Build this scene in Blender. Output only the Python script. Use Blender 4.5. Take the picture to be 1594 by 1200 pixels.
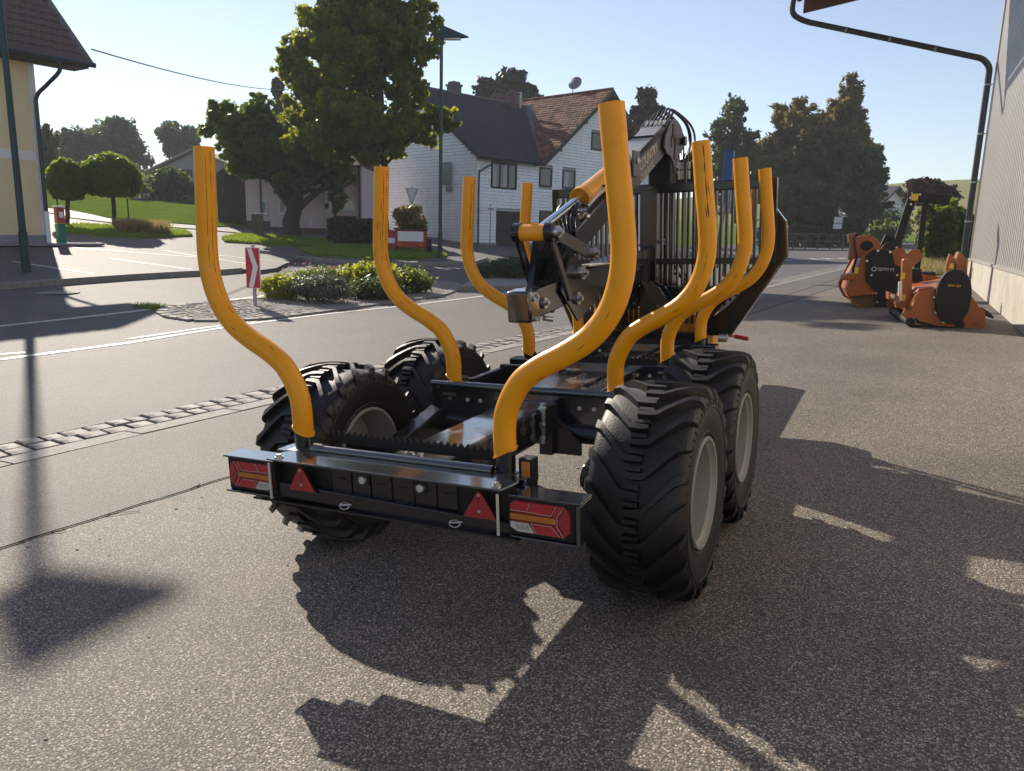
import bpy, bmesh, math, random
import numpy as np
from mathutils import Vector, Matrix
random.seed(7); rng=np.random.default_rng(7)
for o in list(bpy.data.objects): bpy.data.objects.remove(o)
scn=bpy.context.scene; COL=scn.collection
rad=math.radians; PI=math.pi

# ---------------------------------------------------------------- camera, sky, sun, exposure
FPX=1198.4; YAW=.4517; PITCH=.1993; ROLL=.0258
CAM=np.array([1.6363,-2.4472,1.5904])
def cam_axes():
    f=np.array([-math.sin(YAW)*math.cos(PITCH),math.cos(YAW)*math.cos(PITCH),-math.sin(PITCH)])
    r=np.array([math.cos(YAW),math.sin(YAW),0.0]); u=np.cross(r,f)
    return math.cos(ROLL)*r+math.sin(ROLL)*u,-math.sin(ROLL)*r+math.cos(ROLL)*u,f
RT=cam_axes()
cam=bpy.data.cameras.new('camera'); cam.sensor_width=36; cam.lens=FPX/1594*36; cam.clip_start=.05; cam.clip_end=3000
camo=bpy.data.objects.new('camera',cam); COL.objects.link(camo); scn.camera=camo
M=Matrix(((RT[0][0],RT[1][0],-RT[2][0],CAM[0]),(RT[0][1],RT[1][1],-RT[2][1],CAM[1]),(RT[0][2],RT[1][2],-RT[2][2],CAM[2]),(0,0,0,1)))
camo.matrix_world=M
SUN_AZ=57.8; SUN_EL=28.0      # azimuth measured from +Y towards -X
world=bpy.data.worlds.new('World'); scn.world=world; world.use_nodes=True
wn=world.node_tree; bg=wn.nodes['Background']
sky=wn.nodes.new('ShaderNodeTexSky'); sky.sky_type='NISHITA'; sky.sun_disc=False
sky.sun_elevation=rad(SUN_EL); sky.sun_rotation=rad(-SUN_AZ)
sky.air_density=1.0; sky.dust_density=.06; sky.ozone_density=2.0; sky.altitude=300
hs_=wn.nodes.new('ShaderNodeHueSaturation'); hs_.inputs['Saturation'].default_value=.78; hs_.inputs['Hue'].default_value=.512
wn.links.new(sky.outputs[0],hs_.inputs['Color']); wn.links.new(hs_.outputs[0],bg.inputs[0]); bg.inputs[1].default_value=.10
sun=bpy.data.lights.new('sun','SUN'); sun.energy=4.6; sun.angle=rad(.5); sun.color=(1,.90,.76)
suno=bpy.data.objects.new('sun',sun); COL.objects.link(suno)
sd=Vector((-math.sin(rad(SUN_AZ))*math.cos(rad(SUN_EL)),math.cos(rad(SUN_AZ))*math.cos(rad(SUN_EL)),math.sin(rad(SUN_EL))))
suno.rotation_euler=sd.to_track_quat('Z','Y').to_euler()
scn.view_settings.view_transform='Standard'; scn.view_settings.look='None'; scn.view_settings.gamma=1; scn.view_settings.use_curve_mapping=False
scn.view_settings.exposure=.56
scn.cycles.max_bounces=6; scn.cycles.diffuse_bounces=3; scn.cycles.glossy_bounces=3; scn.cycles.transmission_bounces=4; scn.cycles.transparent_max_bounces=8

# ---------------------------------------------------------------- camera rays and the lie of the land
def ray(px,py):
    r,u,f=RT; return f+r*((px-797)/FPX)-u*((py-600)/FPX)
KN=[(-400,22),(-120,8.2),(-90,6.0),(-60,3.6),(-45,2.4),(-35,1.75),(-30,1.35),(-25,.85),(-19,.3),(-15,.03),(-12,-.15),(-9,-.22),(-6,-.22),(-3,-.15),(0,0),(3,.15),(6,.25),(12,.32),(60,.4),(400,.4)]
kx=np.array([k[0] for k in KN],float); ky=np.array([k[1] for k in KN],float)
KX=np.concatenate([[-400,-300,-200,-150],np.arange(-125,20.1,1.0),[30,60,120,400]])
KZ=np.array([np.mean(np.interp(x+np.linspace(-1.5,1.5,13),kx,ky)) if -124<x<20 else np.interp(x,kx,ky) for x in KX])
KZ-=KZ[int(np.where(KX==0)[0][0])]
def g(x,y): return .0165*y+float(np.interp(x,KX,KZ))
def gp(px,py,zoff=0.0):
    d=ray(px,py); t=1.0
    while t<900:
        P=CAM+d*t
        if P[2]<g(P[0],P[1])+zoff: break
        t*=1.01
    lo,hi=t/1.01,t
    for _ in range(40):
        m=(lo+hi)/2; P=CAM+d*m
        if P[2]<g(P[0],P[1])+zoff: hi=m
        else: lo=m
    return CAM+d*hi,hi
def G(px,py,zoff=0.0): return gp(px,py,zoff)[0]
def at(px,py,depth): return CAM+ray(px,py)*depth
class Frame:      # a clockwise from +Y in degrees; x along the wall, y into the building, z up
    def __init__(s,P0,a):
        s.P=np.array(P0,float); a=rad(a); s.u=np.array([math.sin(a),math.cos(a),0]); s.v=np.array([-math.cos(a),math.sin(a),0]); s.rz=PI/2-a
    def hit(s,px,py,axis,val=0):
        d=ray(px,py); w=(s.u,s.v)[axis]; t=(val-(CAM-s.P)@w)/(d@w); Q=CAM+d*t-s.P
        return (float(Q@s.u),float(Q@s.v),float(Q[2]))
    def w(s,x,y,z=0): return s.P+s.u*x+s.v*y+np.array([0,0,z])

# ---------------------------------------------------------------- materials
MATS={}
def mat(name,col,rough=.6,metal=0.0,var=0.0,vscale=3.0,bump=0.0,bscale=40.0,spec=.5,col2=None,dirt=None,dscale=1.5,dlo=.5,dhi=.7,coat=0.0,stretch=None):
    if name in MATS: return MATS[name]
    m=bpy.data.materials.new(name); m.use_nodes=True; nt=m.node_tree; n=nt.nodes; l=nt.links; b=n['Principled BSDF']
    b.inputs['Roughness'].default_value=rough; b.inputs['Metallic'].default_value=metal; b.inputs['Specular IOR Level'].default_value=spec
    b.inputs['Coat Weight'].default_value=coat; b.inputs['Coat Roughness'].default_value=.08
    b.inputs['Base Color'].default_value=(*col,1)
    tc=n.new('ShaderNodeTexCoord'); src=tc.outputs['Object']
    if stretch:
        mp=n.new('ShaderNodeMapping'); mp.inputs['Scale'].default_value=stretch; l.new(src,mp.inputs[0]); src=mp.outputs[0]
    cur=None
    if var or col2:
        nz=n.new('ShaderNodeTexNoise'); nz.inputs['Scale'].default_value=vscale; nz.inputs['Detail'].default_value=6; nz.inputs['Roughness'].default_value=.65
        l.new(src,nz.inputs['Vector'])
        mr=n.new('ShaderNodeMapRange'); mr.inputs[1].default_value=.35; mr.inputs[2].default_value=.65; l.new(nz.outputs[0],mr.inputs[0])
        mx=n.new('ShaderNodeMix'); mx.data_type='RGBA'; l.new(mr.outputs[0],mx.inputs[0])
        c2=col2 or tuple(c*(1+var) for c in col); c1=col if col2 else tuple(c*(1-var) for c in col)
        mx.inputs[6].default_value=(*c1,1); mx.inputs[7].default_value=(*c2,1); cur=mx.outputs[2]
    if dirt:
        nz=n.new('ShaderNodeTexNoise'); nz.inputs['Scale'].default_value=dscale; nz.inputs['Detail'].default_value=8; nz.inputs['Roughness'].default_value=.7
        l.new(src,nz.inputs['Vector'])
        mr=n.new('ShaderNodeMapRange'); mr.inputs[1].default_value=dlo; mr.inputs[2].default_value=dhi; l.new(nz.outputs[0],mr.inputs[0])
        mx=n.new('ShaderNodeMix'); mx.data_type='RGBA'; l.new(mr.outputs[0],mx.inputs[0])
        if cur: l.new(cur,mx.inputs[6])
        else: mx.inputs[6].default_value=(*col,1)
        mx.inputs[7].default_value=(*dirt,1); cur=mx.outputs[2]
        ad=n.new('ShaderNodeMath'); ad.operation='MULTIPLY_ADD'; ad.inputs[1].default_value=.3; ad.inputs[2].default_value=rough; l.new(mr.outputs[0],ad.inputs[0]); l.new(ad.outputs[0],b.inputs['Roughness'])
    if cur: l.new(cur,b.inputs['Base Color'])
    if bump:
        nz=n.new('ShaderNodeTexNoise'); nz.inputs['Scale'].default_value=bscale; nz.inputs['Detail'].default_value=5; l.new(src,nz.inputs['Vector'])
        bp=n.new('ShaderNodeBump'); bp.inputs['Strength'].default_value=bump; bp.inputs['Distance'].default_value=.01; l.new(nz.outputs[0],bp.inputs['Height']); l.new(bp.outputs[0],b.inputs['Normal'])
    MATS[name]=m; return m
def asphalt(name,binder,stone1,stone2,scale,bump,patch=.25,lightness=0.5,rough=.75,dist=.004,spots=()):
    m=bpy.data.materials.new(name); m.use_nodes=True; nt=m.node_tree; n=nt.nodes; l=nt.links; b=n['Principled BSDF']
    tc=n.new('ShaderNodeTexCoord'); v=n.new('ShaderNodeTexVoronoi'); v.inputs['Scale'].default_value=scale; l.new(tc.outputs['Object'],v.inputs['Vector'])
    v2=n.new('ShaderNodeTexVoronoi'); v2.inputs['Scale'].default_value=scale*2.3; l.new(tc.outputs['Object'],v2.inputs['Vector'])
    sp=n.new('ShaderNodeSeparateColor'); l.new(v.outputs['Color'],sp.inputs[0])
    r=n.new('ShaderNodeValToRGB'); e=r.color_ramp.elements
    e[0].position=0; e[0].color=(*[c*.75 for c in stone1],1); e[1].position=1; e[1].color=(*stone2,1)
    k=e.new(.45); k.color=(*stone1,1); k=e.new(.86); k.color=(*[(a+c)/2 for a,c in zip(stone1,stone2)],1)
    l.new(sp.outputs[0],r.inputs[0])
    # binder between stones
    mr=n.new('ShaderNodeMapRange'); mr.inputs[1].default_value=.38; mr.inputs[2].default_value=.62; l.new(v.outputs['Distance'],mr.inputs[0])
    mx=n.new('ShaderNodeMix'); mx.data_type='RGBA'; l.new(mr.outputs[0],mx.inputs[0]); l.new(r.outputs[0],mx.inputs[6]); mx.inputs[7].default_value=(*binder,1)
    # fine grit
    sp2=n.new('ShaderNodeSeparateColor'); l.new(v2.outputs['Color'],sp2.inputs[0])
    mr2=n.new('ShaderNodeMapRange'); mr2.inputs[3].default_value=.72; mr2.inputs[4].default_value=1.28; l.new(sp2.outputs[1],mr2.inputs[0])
    nz=n.new('ShaderNodeTexNoise'); nz.inputs['Scale'].default_value=.55; nz.inputs['Detail'].default_value=7; nz.inputs['Roughness'].default_value=.62; l.new(tc.outputs['Object'],nz.inputs['Vector'])
    mr3=n.new('ShaderNodeMapRange'); mr3.inputs[1].default_value=.3; mr3.inputs[2].default_value=.7; mr3.inputs[3].default_value=1-patch; mr3.inputs[4].default_value=1+patch; l.new(nz.outputs[0],mr3.inputs[0])
    # small dark oil spots
    nz2=n.new('ShaderNodeTexNoise'); nz2.inputs['Scale'].default_value=2.2; nz2.inputs['Detail'].default_value=3; l.new(tc.outputs['Object'],nz2.inputs['Vector'])
    mr4=n.new('ShaderNodeMapRange'); mr4.inputs[1].default_value=.68; mr4.inputs[2].default_value=.74; mr4.inputs[3].default_value=1; mr4.inputs[4].default_value=.72; l.new(nz2.outputs[0],mr4.inputs[0])
    nz5=n.new('ShaderNodeTexNoise'); nz5.inputs['Scale'].default_value=1.1; nz5.inputs['Detail'].default_value=4; mp5=n.new('ShaderNodeMapping'); mp5.inputs['Location'].default_value=(7.3,2.1,0); l.new(tc.outputs['Object'],mp5.inputs[0]); l.new(mp5.outputs[0],nz5.inputs['Vector'])
    mr5=n.new('ShaderNodeMapRange'); mr5.inputs[1].default_value=.62; mr5.inputs[2].default_value=.78; mr5.inputs[4].default_value=.35; l.new(nz5.outputs[0],mr5.inputs[0])
    m1=n.new('ShaderNodeMath'); m1.operation='MULTIPLY'; l.new(mr2.outputs[0],m1.inputs[0]); l.new(mr3.outputs[0],m1.inputs[1])
    m2=n.new('ShaderNodeMath'); m2.operation='MULTIPLY'; l.new(m1.outputs[0],m2.inputs[0]); l.new(mr4.outputs[0],m2.inputs[1])
    vm=n.new('ShaderNodeVectorMath'); vm.operation='SCALE'; mx5=n.new('ShaderNodeMix'); mx5.data_type='RGBA'; l.new(mr5.outputs[0],mx5.inputs[0]); l.new(mx.outputs[2],mx5.inputs[6]); mx5.inputs[7].default_value=(stone1[0]*1.5,stone1[1]*1.15,stone1[2]*.9,1)
    l.new(mx5.outputs[2],vm.inputs[0]); l.new(m2.outputs[0],vm.inputs['Scale'])
    l.new(vm.outputs[0],b.inputs['Base Color']); b.inputs['Roughness'].default_value=rough; b.inputs['Specular IOR Level'].default_value=.5
    prev=vm.outputs[0]
    for (sx_,sy_,sr_,sc_,st_) in spots:      # stains with a place of their own
        w1=n.new('ShaderNodeVectorMath'); w1.operation='MULTIPLY_ADD'; w1.inputs[1].default_value=(1/sr_,1/(sr_*.75),0); w1.inputs[2].default_value=(-sx_/sr_,-sy_/(sr_*.75),0); l.new(tc.outputs['Object'],w1.inputs[0])
        w2=n.new('ShaderNodeVectorMath'); w2.operation='LENGTH'; l.new(w1.outputs[0],w2.inputs[0])
        w3=n.new('ShaderNodeMath'); w3.operation='MULTIPLY_ADD'; w3.inputs[1].default_value=.9; l.new(nz.outputs[0],w3.inputs[0]); l.new(w2.outputs['Value'],w3.inputs[2])
        w4=n.new('ShaderNodeMapRange'); w4.inputs[1].default_value=.5; w4.inputs[2].default_value=1.45; w4.inputs[3].default_value=st_; w4.inputs[4].default_value=0; l.new(w3.outputs[0],w4.inputs[0])
        w5=n.new('ShaderNodeMix'); w5.data_type='RGBA'; l.new(w4.outputs[0],w5.inputs[0]); l.new(prev,w5.inputs[6]); w5.inputs[7].default_value=(*sc_,1); prev=w5.outputs[2]
    l.new(prev,b.inputs['Base Color'])
    bp=n.new('ShaderNodeBump'); bp.invert=True; bp.inputs['Strength'].default_value=bump; bp.inputs['Distance'].default_value=dist
    l.new(v.outputs['Distance'],bp.inputs['Height']); l.new(bp.outputs[0],b.inputs['Normal'])
    MATS[name]=m; return m
def leafmat(name,c1,c2,trans=.35,tcol=None,scale=.5,rough=.5):
    m=bpy.data.materials.new(name); m.use_nodes=True; nt=m.node_tree; n=nt.nodes; l=nt.links; b=n['Principled BSDF']; out=n['Material Output']
    tc=n.new('ShaderNodeTexCoord'); nz=n.new('ShaderNodeTexNoise'); nz.inputs['Scale'].default_value=scale; nz.inputs['Detail'].default_value=8; nz.inputs['Roughness'].default_value=.8; l.new(tc.outputs['Object'],nz.inputs['Vector'])
    r=n.new('ShaderNodeMapRange'); r.inputs[1].default_value=.35; r.inputs[2].default_value=.65; l.new(nz.outputs[0],r.inputs[0])
    mx=n.new('ShaderNodeMix'); mx.data_type='RGBA'; l.new(r.outputs[0],mx.inputs[0]); mx.inputs[6].default_value=(*c1,1); mx.inputs[7].default_value=(*c2,1)
    l.new(mx.outputs[2],b.inputs['Base Color']); b.inputs['Roughness'].default_value=rough; b.inputs['Specular IOR Level'].default_value=.35
    t=n.new('ShaderNodeBsdfTranslucent'); tcol=tcol or tuple(min(1,c*k) for c,k in zip(c2,(3.2,2.4,.6)))
    t.inputs[0].default_value=(*tcol,1)
    ms=n.new('ShaderNodeMixShader'); ms.inputs[0].default_value=trans; l.new(b.outputs[0],ms.inputs[1]); l.new(t.outputs[0],ms.inputs[2]); l.new(ms.outputs[0],out.inputs[0])
    MATS[name]=m; return m

# ---------------------------------------------------------------- mesh helpers
def tag(o,label=None,cat=None,group=None,kind=None):
    if label: o['label']=label
    if cat: o['category']=cat
    if group: o['group']=group
    if kind: o['kind']=kind
    return o
def empty(name,loc=(0,0,0),rz=0,rot=None,parent=None):
    o=bpy.data.objects.new(name,None); COL.objects.link(o); o.location=Vector(loc); o.rotation_euler=rot if rot else (0,0,rz); o.empty_display_size=.2
    if parent: o.parent=parent
    return o
def copy_tree(o,parent=None):
    kids=list(o.children); c=o.copy(); COL.objects.link(c); c.parent=parent
    for k in kids: copy_tree(k,c)
    return c
class MB:
    def __init__(s): s.v=[]; s.f=[]
    def add(s,vs,fs):
        k=len(s.v); s.v+= [tuple(map(float,v)) for v in vs]; s.f+=[tuple(i+k for i in f) for f in fs]; return s
    def box(s,c,d,rot=None,taper=None):
        hx,hy,hz=d[0]/2,d[1]/2,d[2]/2
        V=[Vector((x,y,z)) for x in(-hx,hx) for y in(-hy,hy) for z in(-hz,hz)]
        if taper:
            for v in V:
                if v.z>0: v.x*=taper; v.y*=taper
        if rot is not None: V=[rot@v for v in V]
        V=[v+Vector(c) for v in V]
        return s.add(V,[(0,1,3,2),(4,6,7,5),(0,4,5,1),(2,3,7,6),(0,2,6,4),(1,5,7,3)])
    def b2(s,x0,x1,y0,y1,z0,z1): return s.box(((x0+x1)/2,(y0+y1)/2,(z0+z1)/2),(x1-x0,y1-y0,z1-z0))
    def beam(s,p,q,w,h,up=(0,0,1)):
        p=Vector(p); q=Vector(q); d=(q-p); L=d.length; y=d.normalized(); x=y.cross(Vector(up)).normalized(); z=x.cross(y)
        R=Matrix((x,y,z)).transposed(); return s.box((p+q)/2,(w,L,h),R)
    def prism(s,poly,axis,a,b):
        def P(u,v,w): return {'x':(w,u,v),'y':(u,w,v),'z':(u,v,w)}[axis]
        n=len(poly); V=[P(u,v,a) for u,v in poly]+[P(u,v,b) for u,v in poly]
        return s.add(V,[tuple(range(n)),tuple(range(2*n-1,n-1,-1))]+[(i,i+n,(i+1)%n+n,(i+1)%n) for i in range(n)])
    def tube(s,path,r,seg=12,caps=True,closed=False):
        P=[Vector(p) for p in path]; n=len(P); rs=r if isinstance(r,(list,tuple)) else [r]*n
        T=[(P[min(i+1,n-1)]-P[max(i-1,0)]).normalized() for i in range(n)]
        a=Vector((0,0,1)) if abs(T[0].z)<.9 else Vector((0,1,0)); N=T[0].cross(a).normalized(); V=[]
        for i in range(n):
            if i: N=(N-T[i]*N.dot(T[i])).normalized()
            B=T[i].cross(N)
            V+=[P[i]+(N*math.cos(2*PI*k/seg)+B*math.sin(2*PI*k/seg))*rs[i] for k in range(seg)]
        F=[(i*seg+k,i*seg+(k+1)%seg,(i+1)*seg+(k+1)%seg,(i+1)*seg+k) for i in range(n-1) for k in range(seg)]
        if caps: F+=[tuple(range(seg-1,-1,-1)),tuple(range((n-1)*seg,n*seg))]
        return s.add(V,F)
    def cyl(s,p,q,r,seg=16): return s.tube([p,q],r,seg)
    def bolt(s,p,d,r=.011,h=.012):
        p=Vector(p); d=Vector(d).normalized(); s.tube([p,p+d*h*.35],r*1.5,10); return s.tube([p+d*h*.35,p+d*h],r,6)
    def lathe(s,prof,c,axis='x',seg=48,closed=False):
        V=[];m=len(prof)
        for k in range(seg):
            a=2*PI*k/seg; ca,sa=math.cos(a),math.sin(a)
            for (h,r) in prof:
                V.append({'x':(c[0]+h,c[1]+r*ca,c[2]+r*sa),'z':(c[0]+r*ca,c[1]+r*sa,c[2]+h),'y':(c[0]+r*sa,c[1]+h,c[2]+r*ca)}[axis])
        F=[(k*m+i,k*m+i+1,((k+1)%seg)*m+i+1,((k+1)%seg)*m+i) for k in range(seg) for i in range(m-1)]
        if closed: F+=[(k*m+m-1,k*m,((k+1)%seg)*m,((k+1)%seg)*m+m-1) for k in range(seg)]
        return s.add(V,F)
    def quad(s,a,b,c,d): return s.add([a,b,c,d],[(0,1,2,3)])
    def build(s,name,m,parent=None,loc=None,smooth=35,bevel=0,recalc=True):
        me=bpy.data.meshes.new(name); me.from_pydata(s.v,[],s.f)
        if recalc:
            bm=bmesh.new(); bm.from_mesh(me); bmesh.ops.recalc_face_normals(bm,faces=bm.faces); bm.to_mesh(me); bm.free()
        if smooth:
            me.polygons.foreach_set('use_smooth',[True]*len(me.polygons)); me.set_sharp_from_angle(angle=rad(smooth))
        me.materials.append(m if not isinstance(m,str) else MATS[m]); o=bpy.data.objects.new(name,me); COL.objects.link(o)
        if parent: o.parent=parent
        if loc is not None: o.location=Vector(loc)
        if bevel:
            bv=o.modifiers.new('bevel','BEVEL'); bv.width=bevel; bv.segments=2; bv.limit_method='ANGLE'; bv.angle_limit=rad(40)
        return o
def spline(P,n=6):
    P=[Vector(p) for p in P]; out=[]
    for i in range(len(P)-1):
        a=P[max(i-1,0)];b=P[i];c=P[i+1];d=P[min(i+2,len(P)-1)]
        for k in range(n):
            t=k/n; out.append(.5*((2*b)+(c-a)*t+(2*a-5*b+4*c-d)*t*t+(3*b-a-3*c+d)*t**3))
    out.append(P[-1]); return out
def text(s,size,mx,parent,loc,rot,name='lettering',ext=.0008,align='LEFT',sx=1.0):
    cu=bpy.data.curves.new(name,'FONT'); cu.body=s; cu.size=size; cu.extrude=ext; cu.align_x=align; cu.space_character=sx
    cu.materials.append(MATS[mx]); o=bpy.data.objects.new(name,cu); COL.objects.link(o); bpy.context.view_layer.update()
    me=bpy.data.meshes.new_from_object(o.evaluated_get(bpy.context.evaluated_depsgraph_get())); bpy.data.objects.remove(o)
    o=bpy.data.objects.new(name,me); COL.objects.link(o); o.parent=parent; o.location=Vector(loc); o.rotation_euler=rot; return o
def sheet_mesh(poly,dz,skirt=0):
    bm=bmesh.new(); vs=[bm.verts.new((x,y,0)) for x,y in poly]; bm.faces.new(vs)
    xs=[p[0] for p in poly]
    for k in KX:
        if min(xs)<k<max(xs): bmesh.ops.bisect_plane(bm,geom=bm.verts[:]+bm.edges[:]+bm.faces[:],plane_co=(k,0,0),plane_no=(1,0,0))
    for v in bm.verts: v.co.z=g(v.co.x,v.co.y)+dz
    bmesh.ops.recalc_face_normals(bm,faces=bm.faces)
    if sum(f.normal.z for f in bm.faces)<0: bmesh.ops.reverse_faces(bm,faces=bm.faces)
    if skirt:
        be=[e for e in bm.edges if e.is_boundary]; r=bmesh.ops.extrude_edge_only(bm,edges=be)
        for v in [x for x in r['geom'] if isinstance(x,bmesh.types.BMVert)]: v.co.z-=skirt
    return bm
def sheet(name,poly,dz,m,skirt=0,kind='structure',parent=None):
    bm=sheet_mesh(poly,dz,skirt); me=bpy.data.meshes.new(name); bm.to_mesh(me); bm.free(); me.materials.append(MATS[m]); o=bpy.data.objects.new(name,me); COL.objects.link(o)
    if parent: o.parent=parent
    elif kind: o['kind']=kind
    return o
def pxs(pts,zoff=0.0): return [tuple(G(x,y,zoff)[:2]) for x,y in pts]
def strip(p0,p1,w,n=1):   # XY strip polygon between two points
    p0=np.array(p0[:2]);p1=np.array(p1[:2]);d=p1-p0;d/=np.linalg.norm(d);q=np.array([-d[1],d[0]])*w/2
    return [tuple(p0-q),tuple(p1-q),tuple(p1+q),tuple(p0+q)]
def stripline(pts,w):
    P=[np.array(p[:2]) for p in pts]; L=[];R=[]
    for i,p in enumerate(P):
        d=P[min(i+1,len(P)-1)]-P[max(i-1,0)]; d=d/np.linalg.norm(d); q=np.array([-d[1],d[0]])*w/2; L.append(tuple(p+q)); R.append(tuple(p-q))
    return L+R[::-1]
def fastmesh(name,V,F,m,parent=None,loc=None,flat=True):
    me=bpy.data.meshes.new(name); V=np.asarray(V,dtype=np.float32); F=np.asarray(F,dtype=np.int32); k=F.shape[1]
    me.vertices.add(len(V)); me.vertices.foreach_set('co',V.ravel()); me.loops.add(F.size); me.loops.foreach_set('vertex_index',F.ravel())
    me.polygons.add(len(F)); me.polygons.foreach_set('loop_start',np.arange(0,F.size,k,dtype=np.int32)); me.polygons.foreach_set('loop_total',np.full(len(F),k,dtype=np.int32))
    me.update(calc_edges=True); me.materials.append(m if not isinstance(m,str) else MATS[m]); o=bpy.data.objects.new(name,me); COL.objects.link(o)
    if parent: o.parent=parent
    if loc is not None: o.location=Vector(loc)
    return o
def leafquads(C,N,size,droop=0.0,elong=1.3):
    """quads centred on C with normals roughly N"""
    n=len(C); N=N/np.maximum(np.linalg.norm(N,axis=1,keepdims=True),1e-6)
    A=rng.normal(size=(n,3)); A-=N*(A*N).sum(1,keepdims=True); A/=np.maximum(np.linalg.norm(A,axis=1,keepdims=True),1e-6)
    A[:,2]-=droop; A/=np.linalg.norm(A,axis=1,keepdims=True); B=np.cross(N,A)
    s=(size*rng.uniform(.6,1.3,n))[:,None]; a=A*s*elong*.5; b=B*s*.5
    V=np.stack([C-a,C+b*.9-a*.15,C+a,C-b*.9-a*.15],1).reshape(-1,3); F=np.arange(4*n).reshape(n,4)
    return V,F
def lumps(cx,cy,cz,rx,ry,rz,n,fill=.75,lr=(.22,.4),top=None):
    L=[]
    for _ in range(n):
        while True:
            p=rng.uniform(-1,1,3)
            if np.linalg.norm(p)<1: break
        p=p/max(np.linalg.norm(p),1e-3)*rng.uniform(.25,1)**.5*fill
        r=rng.uniform(*lr)
        L.append((cx+p[0]*rx,cy+p[1]*ry,cz+p[2]*rz,r*rx,r*ry,r*rz))
    return L
def crown(name,L,count,size,m,parent,droop=0.0,elong=1.3,spread=.85):
    L=np.array(L); w=(L[:,3]*L[:,4]*L[:,5])**.66; w/=w.sum(); idx=rng.choice(len(L),count,p=w)
    D=rng.normal(size=(count,3)); D/=np.linalg.norm(D,axis=1,keepdims=True)
    ph=idx*1.7; wob=1+.16*np.sin(D[:,0]*4.3+ph)+.14*np.sin(D[:,1]*5.1+ph*1.3)+.12*np.sin(D[:,2]*6.2+ph*.7)
    rr=(rng.uniform(.30,1.0,count)**.5*wob+np.abs(rng.normal(0,spread*.3,count)))[:,None]
    C=L[idx,:3]+D*L[idx,3:]*rr
    N=D*.6+rng.normal(size=(count,3))*.6; N[:,2]+=.25
    V,F=leafquads(C,N,np.full(count,size),droop,elong)
    return fastmesh(name,V,F,m,parent)
def trunk_path(mb,base,top,r0,r1,wob=.15,n=6):
    b=Vector(base);t=Vector(top); P=[]
    for i in range(n+1):
        k=i/n; P.append(b.lerp(t,k)+Vector((random.uniform(-wob,wob),random.uniform(-wob,wob),0))*(math.sin(k*PI)))
    mb.tube(P,[r0*(1-k/n)+r1*k/n+(.15*r0 if k==0 else 0) for k in range(n+1)],9); return P
# ================================================================ MATERIAL LIBRARY
asphalt('asphalt_yard',(.070,.059,.049),(.19,.16,.132),(.54,.46,.38),120,.65,.28,spots=((2.05,-.32,.17,(.30,.20,.13),.75),(1.2,.1,.35,(.05,.045,.04),.35),(2.6,3.2,.6,(.06,.055,.05),.35),(.4,-.9,.22,(.06,.05,.045),.4),(-1.2,-.3,.5,(.10,.085,.07),.35),(1.5,7.5,.9,(.08,.07,.06),.35),(2.9,.8,.07,(.02,.018,.016),.8),(-.9,.55,.10,(.04,.035,.03),.5)))
asphalt('asphalt_lane',(.055,.049,.044),(.18,.155,.135),(.36,.315,.275),140,.6,.20)
asphalt('asphalt_road',(.055,.05,.047),(.165,.148,.136),(.36,.32,.295),125,.7,.16)
asphalt('asphalt_lot',(.06,.056,.052),(.15,.135,.12),(.30,.27,.24),80,.5,.2)
asphalt('concrete_yard',(.17,.15,.13),(.24,.21,.18),(.36,.32,.28),70,.4,.12)
mat('line_paint',(.62,.60,.56),.6,var=.12,vscale=8,dirt=(.2,.18,.16),dscale=14,dlo=.52,dhi=.66)
mat('granite',(.29,.265,.24),.75,spec=.5,var=.3,vscale=22,bump=.7,bscale=60,dirt=(.11,.10,.09),dscale=6)
mat('granite_pale',(.30,.275,.245),.8,spec=.4,var=.22,vscale=18,bump=.5,bscale=70)
mat('joint_sand',(.045,.038,.03),.95,spec=.1,var=.3,vscale=20)
mat('kerb_granite',(.25,.235,.215),.75,var=.2,vscale=12,bump=.5,bscale=50)
mat('tar',(.010,.009,.008),1.0,spec=0)
mat('grass_ground',(.085,.15,.018),.95,spec=0,var=.35,vscale=1.2,bump=.9,bscale=25,col2=(.16,.21,.035))
mat('field',(.30,.235,.085),.95,spec=0,var=.2,vscale=.02,col2=(.20,.22,.06),stretch=(1,1,6))
leafmat('grass_blade',(.07,.14,.015),(.17,.24,.03),.4,(.42,.55,.06),1.5)
leafmat('leaf_maple',(.032,.070,.013),(.10,.135,.018),.48,(.50,.52,.04),.7)
leafmat('leaf_second',(.032,.070,.016),(.070,.115,.022),.42,(.30,.42,.05),.8)
leafmat('leaf_ball',(.03,.07,.012),(.07,.12,.02),.5,(.42,.52,.05),1)
leafmat('leaf_dark',(.028,.056,.022),(.056,.095,.03),.3,(.18,.28,.06),.4)
leafmat('leaf_far',(.030,.055,.024),(.060,.090,.035),.32,(.18,.26,.06),.3)
leafmat('leaf_olive',(.060,.065,.020),(.12,.10,.032),.38,(.34,.28,.07),.35)
leafmat('leaf_purple',(.022,.010,.012),(.050,.020,.022),.2,(.12,.04,.03),.5)
leafmat('leaf_shrub',(.035,.075,.014),(.085,.13,.022),.4,(.35,.42,.05),1.5)
leafmat('leaf_yellow',(.09,.14,.015),(.20,.22,.02),.5,(.6,.6,.05),2)
leafmat('leaf_silver',(.06,.085,.055),(.13,.16,.11),.25,(.25,.3,.15),3)
leafmat('needle',(.010,.026,.012),(.022,.045,.018),.1,None,.5)
leafmat('hedge_leaf',(.03,.028,.018),(.06,.05,.03),.15,(.1,.08,.03),1)
leafmat('dry_grass',(.16,.13,.05),(.28,.22,.09),.4,(.5,.4,.15),2)
leafmat('petal',(.5,.12,.30),(.65,.25,.45),.3,(.8,.3,.5),2)
mat('bark',(.045,.035,.026),.9,var=.35,vscale=5,bump=1,bscale=18,stretch=(1,1,.25))
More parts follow.
